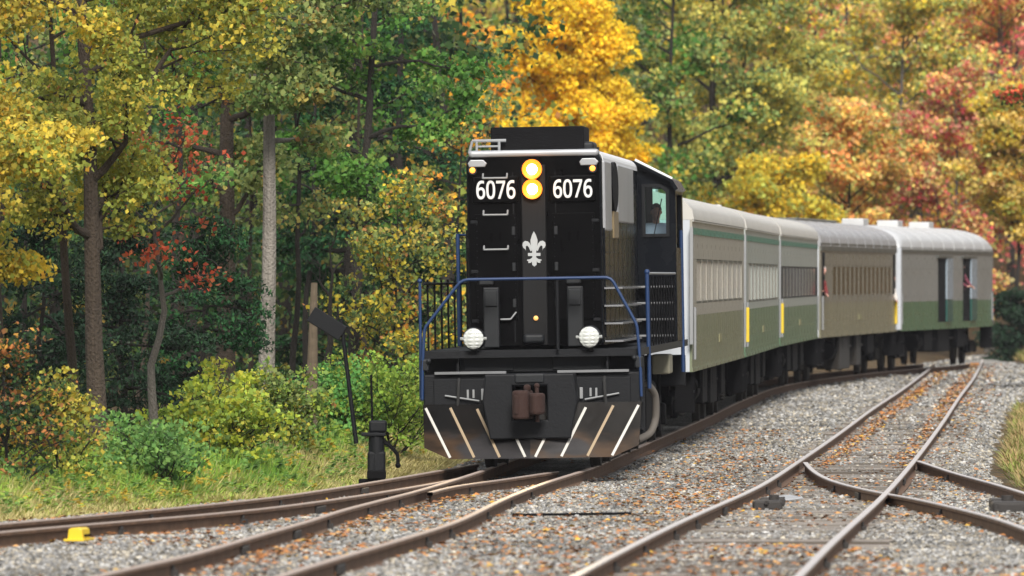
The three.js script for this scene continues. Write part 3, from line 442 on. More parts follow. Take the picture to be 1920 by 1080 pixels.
  new MB().rbox(1.36, 1.36, -11.2, 0.28, 0.3, 1.1, 0.03).build('battery_box', C.tan, L);
  new MB().rbox(0, 1.2, -16.85, 3.0, 0.5, 0.1, 0.02).rbox(0, 0.92, -17.1, 0.26, 0.3, 0.7, 0.04).build('rear_buffer', C.frame, L);
}
// ------------------------------------------------------------------ passenger coaches; +z is the front end, z = 0 .. -len
function coach(d0, len, o) {
  let d1 = d0 + len; for (let i = 0; i < 8; i++) { const L = Math.hypot(d1 - d0, cx(d1) - cx(d0)); d1 += (len - L) * 0.9; }
  const g = top('passenger_coach', o.label, o.category ?? 'railway coach', 'carriages of the train');
  g.position.set(cx(d0) + (o.dx ?? 0), 0.02, -d0); g.rotation.order = 'YXZ'; g.rotation.set(0, Math.atan2(-(cx(d1) + (o.dx1 ?? o.dx ?? 0) - cx(d0) - (o.dx ?? 0)), d1 - d0), 0);
  const S = 1.5, sill = 1.15, eave = o.eave ?? 3.46, ridge = 4.15, belt = o.belt ?? 2.02, wb = o.winBottom, wt = o.winTop;
  // core, floor and ends
  new MB().box(0, (sill + eave) / 2, -len / 2, 2 * S - 0.14, eave - sill, len - 0.1).build('body', o.core ?? C.under, g);
  // roof: an arch whose ends droop
  const arc = []; for (let i = 0; i <= 16; i++) { const a = i / 16 * Math.PI; arc.push([-Math.cos(a) * (S + 0.03), Math.pow(Math.sin(a), 0.72)]); }
  const P = [], uv = [], ix = [], zs = []; const nz = 44; for (let j = 0; j <= nz; j++) { const e = Math.min(j, nz - j), z = e < 8 ? 1.5 * (1 - Math.cos(e / 8 * Math.PI / 2)) : 1.5 + (len - 3) * (j - 8) / (nz - 16); zs.push(j > nz / 2 && e < 8 ? len - z : z); }
  zs.forEach((z) => { const q = Math.min(z, len - z), k = o.roundEnds && q < 1.5 ? Math.sqrt(Math.max(0, 1 - (1 - q / 1.5) ** 2)) : 1, f = o.roundEnds ? 0.12 + 0.88 * k : 1; for (const [x, s] of arc) { P.push(x, eave + (ridge - eave) * s * f, -z); uv.push(z, Math.abs(x)); } });
  for (let j = 0; j < nz; j++) for (let i = 0; i < 16; i++) { const a = j * 17 + i, b = a + 1, c = a + 17, e = c + 1; ix.push(a, b, c, b, e, c); }
  for (const j of [0, nz]) { const k = P.length / 3; P.push(0, eave, -zs[j]); uv.push(0, 0); for (let i = 0; i < 16; i++) j ? ix.push(j * 17 + i, j * 17 + i + 1, k) : ix.push(i + 1, i, k); }
  let rg = new THREE.BufferGeometry(); rg.setAttribute('position', new THREE.Float32BufferAttribute(P, 3)); rg.setAttribute('uv', new THREE.Float32BufferAttribute(uv, 2)); rg.setIndex(ix); rg = toCreasedNormals(rg, 0.7);
  const roof = add('roof', rg, o.roof, g);
  const ribs = new MB(); for (let k = 1; k < 9; k++) { const z = -len * k / 9; for (let i = 1; i < 16; i++) { const a = arc[i - 1], b = arc[i]; } ribs.push((() => { const q = arc.map(([x, s]) => V(x * 1.002, eave + (ridge - eave) * s + 0.006, z)); return new THREE.TubeGeometry(new THREE.CatmullRomCurve3(q), 24, 0.007, 5); })()); } if (!o.smoothRoof) ribs.build('roof_seams', o.roof, roof);
  for (const s of [-1, 1]) {
    const side = s > 0 ? 'side' : 'side';
    new MB().box(s * (S - 0.02), (sill + belt) / 2, -len / 2, 0.04, belt - sill, len).build('lower_panel', o.lower, g);
    new MB().box(s * (S - 0.02), (belt + wb) / 2, -len / 2, 0.04, wb - belt - 0.004, len).build('belt_panel', o.beltMat ?? o.upper, g);
    new MB().box(s * (S - 0.02), (wt + eave) / 2 + 0.002, -len / 2, 0.04, eave - wt - 0.004, len).build('upper_panel', o.upper, g);
    new MB().box(s * (S + 0.004), sill + 0.03, -len / 2, 0.02, 0.06, len).build('side_sill', o.sillMat ?? o.lower, g);
    new MB().box(s * (S + 0.012), eave - 0.02, -len / 2, 0.03, o.eaveH ?? 0.05, len).build('eave_strip', o.eaveMat ?? o.upper, g);
    if (o.stripe) new MB().box(s * (S + 0.005), 3.435, -len / 2, 0.012, 0.105, len - 0.2).build('stripe', o.stripe, g);
    const solid = new MB(), fillAt = (a, b) => { if (b - a > 0.01) solid.box(s * (S - 0.021), (wb + wt) / 2, -(a + b) / 2, 0.042, wt - wb, b - a); };
    let at = 0; const wins = [...o.windows].sort((a, b) => a[0] - b[0]);
    for (const [a, b] of wins) { fillAt(at, a); at = b; } fillAt(at, len); for (const q of solid.g) add('window_post', q, o.pillar ?? o.upper, g);
    for (const [a, b] of wins) {
      const w = add('window', new MB().box(s * (S - 0.012), (wb + wt) / 2, -(a + b) / 2, 0.008, wt - wb - 0.004, b - a - 0.004).geo(), o.pane ?? C.coachGlass, g);
      new MB().box(s * (S - 0.02), wt - 0.02, -(a + b) / 2, 0.044, 0.03, b - a).box(s * (S - 0.02), wb + 0.02, -(a + b) / 2, 0.044, 0.03, b - a).build('frame', o.frameMat ?? o.upper, w);
      if (o.blind) new MB().box(s * (S - 0.026), wt - (wt - wb) * 0.5 * (o.blindShare ?? 1), -(a + b) / 2, 0.01, (wt - wb) * (o.blindShare ?? 1) - 0.01, b - a - 0.02).build('blind', o.blind, w);
    }
  }
  // end wall with its door and diaphragm, steps, grab bars
  for (const e of [0, 1]) {
    const z = e ? -len : 0, sg = e ? -1 : 1;
    new MB().box(0, (sill + eave) / 2, z - sg * 0.03, 2 * S - 0.04, eave - sill - 0.004, 0.05).build('end_wall', o.endMat ?? C.pale, g);
    new MB().rbox(0, 2.3, z + sg * 0.14, 1.3, 2.3, 0.24, 0.05).build('diaphragm', C.rubber, g);
    new MB().rbox(0, 0.92, z + sg * 0.12, 0.26, 0.28, 0.5, 0.04).build('coupler', C.under, g);
    for (const s of [-1, 1]) { new MB().bar([s * (S + 0.03), 1.35, z - sg * 0.35], [s * (S + 0.03), 2.2, z - sg * 0.35], 0.025).build('grab_bar', o.grab ?? C.pale, g); const st = new MB(); for (const y of [0.5, 0.82]) st.rbox(s * 1.36, y, z - sg * 0.6, 0.3, 0.035, 0.7, 0.01); st.box(s * 1.36, 0.85, z - sg * 0.26, 0.3, 0.7, 0.02).box(s * 1.36, 0.85, z - sg * 0.95, 0.3, 0.7, 0.02); st.build('steps', C.under, g); }
  }
  if (o.marker) new MB().box(S + 0.034, 1.77, -0.42, 0.056, 0.66, 0.2).build('yellow_panel', C.yellow, g);
  if (o.rearMarker) new MB().box(S + 0.034, 1.7, -len + 0.35, 0.056, 0.66, 0.2).build('yellow_panel', C.yellow, g);
  { const pl = new MB(); pl.box(S + 0.006, 1.62, -len * 0.5, 0.012, 0.14, 1.1); pl.build('name_plate', C.plate, g); }
  // brake pipes, hangers and air tanks below the floor
  for (const s of [-1, 1]) { new MB().bar([s * 1.3, 0.86, -6.2], [s * 1.3, 0.86, -len + 6.2], 0.03).build('brake_pipe', C.grime, g); for (const z of [-6.6, -len + 6.6]) new MB().disc(s * 1.12, 0.78, z, 0.24, 1.5, 'z', 18).build('air_tank', C.under, g); for (let k = 0; k < 8; k++) new MB().box(s * 1.38, 0.98, -6 - k * (len - 12) / 7, 0.05, 0.34, 0.06).build('hanger', C.under, g); }
  // running gear
  for (const zc of [-3.1, -len + 3.1]) {
    const t = new MB(); for (const s of [-1, 1]) { t.ext([[-1.7, 0.6], [-1.5, 0.74], [-0.5, 0.7], [0, 0.82], [0.5, 0.7], [1.5, 0.74], [1.7, 0.6], [1.45, 0.42], [0.6, 0.36], [-0.6, 0.36], [-1.45, 0.42]], 0.12, s * 1.05 - 0.06, 0, zc, [], 0.02, Math.PI / 2); for (const w of [-1.22, 1.22]) t.rbox(s * 1.13, 0.52, zc + w, 0.12, 0.3, 0.32, 0.04); t.disc(s * 1.1, 0.52, zc + 0.4, 0.12, 0.16, 'x').disc(s * 1.1, 0.52, zc - 0.4, 0.12, 0.16, 'x'); } t.box(0, 0.75, zc, 2.0, 0.4, 0.6);
    const truck = t.build('truck', C.under, g); { for (const s of [-1, 1]) for (const e of [-0.35, 0.35]) { const sp = []; for (let k = 0; k <= 40; k++) sp.push([s * 1.14 + 0.09 * Math.cos(k * 0.9), 0.42 + k * 0.0075, zc + e + 0.09 * Math.sin(k * 0.9)]); new MB().pipe(sp, 0.018, 5, 0.5).build('spring', C.grime, truck); } }
    for (const w of [-1.22, 1.22]) for (const s of [-1, 1]) { const wg = new THREE.LatheGeometry([[0.06, -0.06], [0.3, -0.03], [0.4, -0.05], [0.455, -0.06], [0.46, 0.045], [0.49, 0.07], [0.06, 0.06]].map((q) => new THREE.Vector2(...q)), 28); wg.rotateZ(s > 0 ? Math.PI / 2 : -Math.PI / 2); wg.translate(s * 0.76, 0.47, zc + w); add('wheel', wg, C.grime, truck); }
  }
  new MB().box(0, 0.98, -len / 2, 1.5, 0.34, len - 1).build('underframe', C.under, g);
  for (const [z, w, h, m] of o.boxes ?? [[-8, 2, 0.6, C.under], [-12, 3, 0.65, C.under], [-16.5, 1.6, 0.55, C.under]]) for (const s of [-1, 1]) new MB().rbox(s * 1.1, sill - h / 2 - 0.02, z, 0.6, h, w, 0.03).build('equipment_box', m, g);
  return g;
}
C.plate = paint(0.30, 0.29, 0.16, 0.5); C.coachGlass = phys(0.004, 0.008, 0.004, 0.08, { specularIntensity: 0.12 });
C.roofLit = paint(0.56, 0.545, 0.505, 0.5); C.roofWhite = paint(0.58, 0.585, 0.59, 0.45); C.roofGrey = paint(0.36, 0.362, 0.375, 0.42);  // first roof colour is the beige side paint, lightened for light from above
C.beige = paint(0.39, 0.372, 0.325, 0.45); C.sage = paint(0.38, 0.415, 0.385, 0.45); C.green = paint(0.12, 0.215, 0.13, 0.4); C.greenOlive = paint(0.20, 0.225, 0.145, 0.42);
C.taupe = paint(0.23, 0.215, 0.175, 0.42); C.olive = paint(0.25, 0.24, 0.16, 0.42); C.teal = paint(0.05, 0.235, 0.18, 0.45); C.gray = paint(0.27, 0.275, 0.262, 0.45); C.forest = paint(0.07, 0.165, 0.085, 0.42);
C.darkEave = paint(0.10, 0.105, 0.095, 0.5); C.blind = std(0.82, 0.77, 0.66, 0.9, { map: streaks }); C.vestibule = paint(0.55, 0.58, 0.62, 0.5); C.door = paint(0.30, 0.36, 0.42, 0.4); C.doorGreen = paint(0.02, 0.09, 0.075, 0.5);
C.paneBlind = phys(0.98, 0.98, 0.98, 0.05, { transmission: 1, thickness: 0, specularIntensity: 0.2 });
const row = (a, b, n, w) => Array.from({ length: n }, (_, i) => { const c = lerp(a, b, (i + 0.5) / n); return [c - w / 2, c + w / 2]; });
const coachA = coach(139.0, 24.6, { label: 'beige coach right behind the locomotive with pale blinds in its windows', roof: C.roofLit, upper: C.beige, lower: C.greenOlive, stripe: C.teal, eaveMat: C.roofLit, eaveH: 0.02, eave: 3.62, smoothRoof: true, winBottom: 2.26, winTop: 2.98, windows: row(1.6, 23.6, 9, 2.05), pane: C.paneBlind, blind: C.blind, frameMat: C.darkEave, endMat: C.vestibule, belt: 2.06, beltMat: C.beige });  // dark window frames paint in the shadow line above the panes
const coachB = coach(164.4, 24.6, { label: 'grey green coach with a yellow panel, second behind the locomotive', roof: C.roofLit, upper: C.sage, lower: C.green, stripe: C.teal, eaveMat: C.roofLit, eaveH: 0.02, eave: 3.62, smoothRoof: true, winBottom: 2.2, winTop: 2.95, windows: row(2, 23.4, 9, 2.0), pane: C.paneBlind, blind: C.blind, frameMat: C.darkEave, blindShare: 0.95, endMat: C.vestibule, belt: 2.06, marker: true });  // window frames darkened here too, as a painted shadow line
const coachC = coach(189.8, 24.6, { label: 'pale green coach with dark bare windows, third behind the locomotive', roof: C.roofLit, upper: C.sage, lower: C.green, stripe: C.teal, eaveMat: C.roofLit, eaveH: 0.02, eave: 3.62, smoothRoof: true, winBottom: 2.2, winTop: 2.92, windows: row(1.4, 23.2, 11, 1.7), endMat: C.vestibule, belt: 2.0, marker: true, frameMat: C.frameLight, pillar: C.frameLight });
const coachD = coach(215.6, 24.6, { label: 'brown coach with a grey roof and a long row of dark windows', roof: C.roofGrey, upper: C.taupe, lower: C.olive, winBottom: 2.18, winTop: 2.98, windows: row(3.6, 23.0, 14, 1.12), endMat: C.vestibule, belt: 2.02, rearMarker: true, eaveMat: C.darkEave, eaveH: 0.2, grab: C.pale, boxes: [[-8.5, 3.2, 0.85, C.grime], [-13, 1.4, 0.8, C.grime], [-17, 2, 0.5, C.under]] });
const coachE = coach(241.0, 24.6, { label: 'grey and green baggage car with a white roof at the rear of the train', category: 'baggage car', roof: C.roofWhite, upper: C.gray, lower: C.forest, beltMat: C.gray, winBottom: 2.1, winTop: 2.9, windows: [], endMat: C.vestibule, belt: 1.97, eaveMat: C.darkEave, eaveH: 0.14, roundEnds: true, grab: C.pale });
{ // side doors drawn open by dark panels and roof vents of the baggage car; vents of the others
  for (const [z, w] of [[-10.6, 1.9], [-17.2, 1.9]]) for (const s of [1]) {
    const d = new MB().box(s * 1.503, 2.29, z, 0.012, 1.86, w).build('doorway_shade', C.under, coachE);  // opaque dark panel paints the shaded inside of the open door
    new MB().box(s * 1.535, 2.62, z - w / 2 - 0.75, 0.05, 1.2, 1.5).build('sliding_door', C.door, d); new MB().box(s * 1.535, 1.68, z - w / 2 - 0.75, 0.05, 0.64, 1.5).build('door_foot', C.doorGreen, d);
    new MB().box(s * 1.54, 3.26, z - 0.6, 0.05, 0.06, w + 2).build('door_rail', C.darkEave, d);
  }
  for (const z of [-1.2, -9.5, -17.5]) new MB().rbox(0.1, 4.22, z, 0.62, 0.2, 1.2, 0.03).build('roof_vent', C.roofWhite, coachE);
  new MB().rbox(0, 4.14, -11, 0.95, 0.13, 12, 0.03).build('roof_hatch', C.darkEave, coachD);
  new MB().rbox(0.35, 4.12, -7.5, 0.5, 0.2, 0.8, 0.04).build('roof_vent', C.roofWhite, coachA); new MB().rbox(0.2, 4.15, -18, 0.5, 0.14, 0.8, 0.04).build('roof_vent', C.roofWhite, coachB);
  for (const z of [-0.85, -23.8]) new MB().box(1.503, 2.75, z, 0.012, 1.1, 0.7).build('doorway_shade', C.under, coachD);  // dark panels on the wall, shade of an opening put into colour
  for (const c of [coachA, coachB, coachC]) new MB().box(1.495, 2.55, 0.12, 0.05, 1.9, 0.16).build('corner_post', C.pale, c);
  new MB().box(1.46, 2.35, 0.2, 0.24, 2.3, 0.3).box(0, 2.35, 0.06, 3.0, 2.3, 0.05).build('corner_post', C.vestibule, coachE);
}

// ------------------------------------------------------------------ people
function sdfMesh(f, c, half, res) {
  const mc = new MarchingCubes(res, new THREE.MeshStandardMaterial(), false, false, 60000); mc.isolation = 0;
  for (let k = 0; k < res; k++) for (let j = 0; j < res; j++) for (let i = 0; i < res; i++) mc.field[k * res * res + j * res + i] = -f(c[0] + half * (2 * i / res - 1), c[1] + half * (2 * j / res - 1), c[2] + half * (2 * k / res - 1));
  mc.update(); const g = new THREE.BufferGeometry(), p = new Float32Array(mc.positionArray.subarray(0, mc.count * 3)), n = new Float32Array(mc.normalArray.subarray(0, mc.count * 3));
  for (let i = 0; i < p.length; i += 3) { p[i] = p[i] * half + c[0]; p[i + 1] = p[i + 1] * half + c[1]; p[i + 2] = p[i + 2] * half + c[2]; }
  g.setAttribute('position', new THREE.BufferAttribute(p, 3)); g.setAttribute('normal', new THREE.BufferAttribute(n, 3)); return g;
}
const smin = (a, b, k) => { const h = clamp(0.5 + 0.5 * (b - a) / k, 0, 1); return lerp(b, a, h) - k * h * (1 - h); };
const cap = (x, y, z, a, b, ra, rb) => { const bx = b[0] - a[0], by = b[1] - a[1], bz = b[2] - a[2], px = x - a[0], py = y - a[1], pz = z - a[2], t = clamp((px * bx + py * by + pz * bz) / (bx * bx + by * by + bz * bz), 0, 1); return Math.hypot(px - bx * t, py - by * t, pz - bz * t) - lerp(ra, rb, t); };
const ell = (x, y, z, c, r) => { const k = Math.hypot((x - c[0]) / r[0], (y - c[1]) / r[1], (z - c[2]) / r[2]); return (k - 1) * Math.min(...r); };
function headSdf(x, y, z) { // centre of the head at the origin, the face towards +z
  let d = ell(x, y, z, [0, 0.02, -0.01], [0.076, 0.108, 0.095]); d = smin(d, ell(x, y, z, [0, -0.06, 0.035], [0.052, 0.055, 0.05]), 0.04);
  d = smin(d, cap(x, y, z, [0, 0.015, 0.085], [0, -0.022, 0.107], 0.008, 0.014), 0.015); d = smin(d, cap(x, y, z, [-0.03, 0.035, 0.078], [0.03, 0.035, 0.078], 0.012, 0.012), 0.02);
  for (const s of [-1, 1]) { d = Math.max(d, -ell(x, y, z, [s * 0.032, 0.012, 0.092], [0.018, 0.011, 0.016])); d = smin(d, ell(x, y, z, [s * 0.032, 0.010, 0.072], [0.013, 0.011, 0.012]), 0.004); d = smin(d, ell(x, y, z, [s * 0.079, 0.0, -0.005], [0.012, 0.03, 0.02]), 0.01); }
  d = smin(d, cap(x, y, z, [-0.02, -0.052, 0.082], [0.02, -0.052, 0.082], 0.008, 0.008), 0.012); d = smin(d, cap(x, y, z, [0, -0.05, -0.02], [0, -0.17, -0.03], 0.052, 0.056), 0.03); return d;
}
function hairSdf(x, y, z) { let d = ell(x, y, z, [0, 0.035, -0.02], [0.086, 0.108, 0.1]); d = Math.max(d, -(y - 0.045 + 0.9 * Math.min(0, -z - 0.02) * -0.0 - (z < 0.02 ? -0.11 : 0))); return Math.max(d, -ell(x, y, z, [0, 0, 0], [0.077, 0.109, 0.096])); }
const headGeo = sdfMesh(headSdf, [0, -0.03, 0], 0.16, 56), hairGeo = sdfMesh(hairSdf, [0, 0.02, 0], 0.16, 48);
function handChains(w, dir, side) { // palm and five fingers that start at a wrist; dir = direction of the hand, side = direction of the thumb
  const D = V(...dir).normalize(), S = V(...side).normalize(), N = D.clone().cross(S), at = (d, s, n) => { const q = V(...w).addScaledVector(D, d).addScaledVector(S, s).addScaledVector(N, n); return [q.x, q.y, q.z]; };
  const c = [[at(0, 0.015, 0), at(0.085, 0.028, 0), 0.02, 0.013], [at(0, -0.015, 0), at(0.08, -0.026, 0), 0.02, 0.013], [at(0.02, 0, 0), at(0.085, 0, 0), 0.022, 0.014]];
  [[0.03, 0.065], [0.01, 0.074], [-0.01, 0.068], [-0.029, 0.052]].forEach(([s, l]) => { c.push([at(0.08, s, 0), at(0.08 + l * 0.5, s * 1.1, 0.012), 0.0095, 0.009], [at(0.08 + l * 0.5, s * 1.1, 0.012), at(0.08 + l * 0.85, s * 1.1, 0.036), 0.009, 0.0075]); });
  c.push([at(0.02, 0.03, 0), at(0.055, 0.062, 0.008), 0.013, 0.0105], [at(0.055, 0.062, 0.008), at(0.088, 0.064, 0.022), 0.0105, 0.008]); return c;
}
function person(label, at, turn, o) { // origin between the hips
  const g = top('person', label, 'person'); g.position.copy(at); g.rotation.order = 'YXZ'; g.rotation.set(0, turn, o.lean ?? 0);
  const hd = o.head ?? [0, 0.68, 0.03], arms = o.arms;
  const trunk = (x, y, z) => { let d = cap(x, y, z, [-0.08, 0.0, 0], [0.08, 0.0, 0], 0.125, 0.125); d = smin(d, ell(x, y, z, [0, 0.2, 0.0], [0.16, 0.2, 0.11]), 0.06); d = smin(d, cap(x, y, z, [-0.1, 0.38, 0], [0.1, 0.38, 0], 0.12, 0.12), 0.08); d = smin(d, cap(x, y, z, [-0.17, 0.44, 0], [0.17, 0.44, 0], 0.06, 0.06), 0.06);
    for (const a of arms) { d = smin(d, cap(x, y, z, a[0], a[1], 0.058, 0.048), 0.03); d = smin(d, cap(x, y, z, a[1], a[2], 0.047, 0.036), 0.02); } for (const l of o.legs) { d = smin(d, cap(x, y, z, l[0], l[1], 0.09, 0.062), 0.04); d = smin(d, cap(x, y, z, l[1], l[2], 0.062, 0.042), 0.03); d = smin(d, cap(x, y, z, l[2], [l[2][0], l[2][1] - 0.03, l[2][2] + 0.16], 0.04, 0.035), 0.03); } return d; };
  const shirt = sdfMesh(trunk, [0, o.standing ? -0.22 : 0.05, 0.1], o.standing ? 0.8 : 0.75, 72);
  { const p = shirt.attributes.position, c = new Float32Array(p.count * 3); for (let i = 0; i < p.count; i++) { const t = p.getY(i) < 0.02 || (!o.standing && p.getZ(i) > 0.2 && p.getY(i) < 0.12) ? o.trousers : o.shirt; c.set(t, i * 3); } shirt.setAttribute('color', new THREE.BufferAttribute(c, 3)); }
  const skin = std(...(o.skin ?? [0.42, 0.24, 0.17]), 0.6), cloth = std(1, 1, 1, 0.9, { vertexColors: true });
  const flesh = [headGeo.clone().translate(0, 0, 0).rotateY(o.headTurn ?? 0).translate(...hd)];
  for (const a of arms) { const w = a[2], f = a[3], ch = handChains(w, f, a[4]); const c = V(...w).addScaledVector(V(...f).normalize(), 0.08); flesh.push(sdfMesh((x, y, z) => { let d = 1; ch.forEach(([p, q, r1, r2], i) => { d = smin(d, cap(x, y, z, p, q, r1, r2), i < 3 ? 0.014 : 0.005); }); return d; }, [c.x, c.y, c.z], 0.125, 46)); }
  add('body', mergeGeometries(flesh), skin, g); add('clothing', shirt, cloth, g);
  add('hair', hairGeo.clone().rotateY(o.headTurn ?? 0).translate(...hd), std(...(o.hair ?? [0.02, 0.015, 0.012]), 0.8), g);
  return g;
}
const inCar = (car, x, y, z) => car.updateMatrixWorld(true) ?? car.localToWorld(V(x, y, z));
const seatedLegs = [[[-0.09, 0, 0.02], [-0.12, 0.0, 0.42], [-0.12, -0.42, 0.46]], [[0.09, 0, 0.02], [0.12, 0.0, 0.42], [0.12, -0.42, 0.46]]];
const standLegs = [[[-0.09, -0.02, 0], [-0.1, -0.45, 0.02], [-0.1, -0.84, -0.02]], [[0.09, -0.02, 0], [0.1, -0.45, 0.02], [0.1, -0.84, -0.02]]];
person('train driver in white and dark clothing sitting behind the cab window', inCar(loco, 1.2, 3.02, -13.55), -0.06, { shirt: [0.3, 0.38, 0.5], trousers: [0.02, 0.02, 0.03], skin: [0.3, 0.16, 0.11], headTurn: 0.15, legs: seatedLegs, arms: [[[-0.18, 0.43, 0], [-0.24, 0.2, 0.14], [-0.15, 0.22, 0.38], [0.3, 0, 1], [0, 1, 0.2]], [[0.18, 0.43, 0], [0.26, 0.2, 0.14], [0.16, 0.22, 0.38], [-0.3, 0, 1], [0, 1, 0.2]]] });
const leanArms = [[[-0.18, 0.43, 0], [-0.24, 0.2, 0.16], [-0.12, 0.08, 0.36], [0.2, -0.1, 1], [1, 0.3, 0]], [[0.18, 0.43, 0], [0.24, 0.2, 0.16], [0.12, 0.08, 0.36], [-0.2, -0.1, 1], [-1, 0.3, 0]]];
person('person in a dark red shirt leaning out beside the front of the brown coach', inCar(coachD, 1.24, 2.20, -0.9), 0.6, { lean: -0.42, standing: true, shirt: [0.16, 0.025, 0.025], trousers: [0.03, 0.03, 0.04], skin: [0.55, 0.3, 0.24], hair: [0.35, 0.3, 0.28], legs: standLegs, arms: leanArms });
person('person in a white shirt leaning out at the rear end of the brown coach', inCar(coachD, 1.22, 1.98, -23.9), 0.6, { lean: -0.4, standing: true, shirt: [0.6, 0.56, 0.52], trousers: [0.03, 0.03, 0.05], skin: [0.55, 0.32, 0.25], legs: standLegs, arms: leanArms });
person('person in a dark red top standing in the rear door of the baggage car', inCar(coachE, 1.36, 2.3, -16.6), 0.9, { lean: -0.1, standing: true, shirt: [0.14, 0.03, 0.05], trousers: [0.03, 0.03, 0.05], skin: [0.55, 0.32, 0.25], legs: standLegs, arms: leanArms });
// ------------------------------------------------------------------ beside the track
{
  const d = 119.5, g = top('switch_stand', 'black switch stand with a bent lever at the edge of the grass', 'switch stand'); g.position.set(X(706, d), rise(d) - 0.2, -d);
  new MB().rbox(0, 0.16, 0, 0.26, 0.12, 0.5, 0.02).rbox(0, 0.05, 0, 0.5, 0.1, 0.24, 0.02).build('base', C.under, g);
  new MB().disc(0, 0.5, 0, 0.12, 0.62, 'y', 20, 0.105).rbox(0, 0.34, 0, 0.25, 0.3, 0.22, 0.04).build('housing', C.frame, g);
  new MB().rbox(0.02, 0.83, 0, 0.25, 0.17, 0.24, 0.04).rbox(-0.04, 0.72, 0, 0.34, 0.05, 0.26, 0.015).build('cap', C.frame, g);
  new MB().pipe([[0.1, 0.62, 0.05], [0.2, 0.55, 0.06], [0.29, 0.44, 0.07], [0.3, 0.3, 0.07]], 0.026, 8, 0.3).ball(0.3, 0.29, 0.07, 0.04).build('lever', C.under, g);
  new MB().bar([-0.06, 0.86, 0], [-0.075, 1.55, 0], 0.016).build('mast', C.under, g);
}
{
  const d = 91.0, c = ground(148, 990), g = top('rail_block', 'yellow painted steel block clamped to the rail by the grass verge', 'rail block'); g.position.copy(c); g.position.y -= 0.125; g.rotation.y = -0.18; g.scale.set(0.78, 0.6, 0.78);
  new MB().rbox(0, 0.02, 0, 0.26, 0.04, 0.6, 0.01).ext([[-0.1, 0.03], [0.1, 0.03], [0.085, 0.19], [0.05, 0.215], [-0.05, 0.215], [-0.085, 0.19]], 0.42, 0, 0, -0.21, [], 0.012).build('block', C.yellow, g);
  new MB().disc(0.11, 0.09, -0.1, 0.025, 0.05, 'x', 6).disc(0.11, 0.09, 0.1, 0.025, 0.05, 'x', 6).build('bolt', C.under, g);
}
{
  const d = 131, g = top('signal_arm', 'leaning dark pole with a dark slanted board at its top, in the weeds', 'old signal'); g.position.set(X(668, d), Yof(830, d), -d);
  const P = (px, py) => [X(px, d) - g.position.x, Yof(py, d) - g.position.y, 0];
  new MB().bar(P(668, 832), P(639, 598), 0.035, 0.03).build('pole', C.frame, g);
  const a = P(583, 588), b = P(643, 626), L = Math.hypot(b[0] - a[0], b[1] - a[1]);
  new MB().rbox((a[0] + b[0]) / 2, (a[1] + b[1]) / 2, 0.05, L, 0.25, 0.05, 0.015, 0, 0, Math.atan2(b[1] - a[1], b[0] - a[0])).build('board', C.frame, g);
}
{
  const d = 134, g = top('wooden_post', 'weathered brown wooden post standing in the weeds behind the slanted board', 'post'), H = Yof(530, d) - Yof(806, d); g.position.set(X(583, d), Yof(806, d), -d);
  const pg = new THREE.CylinderGeometry(0.055, 0.115, H, 10, 8), p = pg.attributes.position; for (let i = 0; i < p.count; i++) { const k = 1 + 0.2 * (fbm(p.getX(i) * 20, p.getY(i) * 2, 3) - 0.5); p.setXYZ(i, p.getX(i) * k + 0.05 * (p.getY(i) / H + 0.5), p.getY(i) + H / 2, p.getZ(i) * k); } pg.computeVertexNormals();
  add('post', pg, std(0.17, 0.13, 0.09, 0.95, { map: M.tie.map, bumpMap: grain, bumpScale: 0.01 }), g);
}
{ const d = 101, c = ground(1080, 943), g = top('throw_rod', 'thin dark steel rod lying across the stones in front of the train', 'rod'); g.position.copy(c); new MB().bar([-0.65, -0.13, 0.2], [0.62, -0.12, -0.1], 0.016).rbox(-0.66, -0.13, 0.2, 0.12, 0.04, 0.05, 0.01).build('rod', C.under, g); }
{ const c = ground(1418, 930), g = top('switch_clamp', 'dark iron clamp fixed to the left rail of the siding near the frog', 'rail clamp'); g.position.copy(c); new MB().rbox(0.12, -0.1, 0.3, 0.34, 0.12, 0.5, 0.03).rbox(0.2, -0.08, -0.5, 0.3, 0.1, 0.4, 0.03).disc(0.2, -0.02, 0.2, 0.06, 0.08, 'y').disc(0.3, -0.06, -0.4, 0.05, 0.08, 'y').bar([0.1, -0.06, 0.6], [0.35, -0.08, -0.8], 0.025).build('clamp', M.darkIron, g); }
{ const c = ground(1905, 934), g = top('switch_clamp', 'dark iron clamp by the diverging rail at the right edge', 'rail clamp'); g.position.copy(c); new MB().rbox(-0.1, -0.1, 0.25, 0.4, 0.14, 0.5, 0.04).rbox(-0.12, -0.08, -0.6, 0.3, 0.12, 0.5, 0.03).disc(-0.1, -0.01, 0, 0.07, 0.08, 'y').bar([-0.25, -0.08, 0.5], [0.0, -0.06, -1], 0.03).build('clamp', M.darkIron, g); }
{ const c = ground(1472, 916), g = top('steel_plate', 'small bare steel plate lying on the stones beside the siding', 'steel plate'); g.position.copy(c); new MB().rbox(0, -0.12, 0, 0.3, 0.025, 0.5, 0.008, 0.05, 0.3, 0.1).build('plate', C.silver, g); }

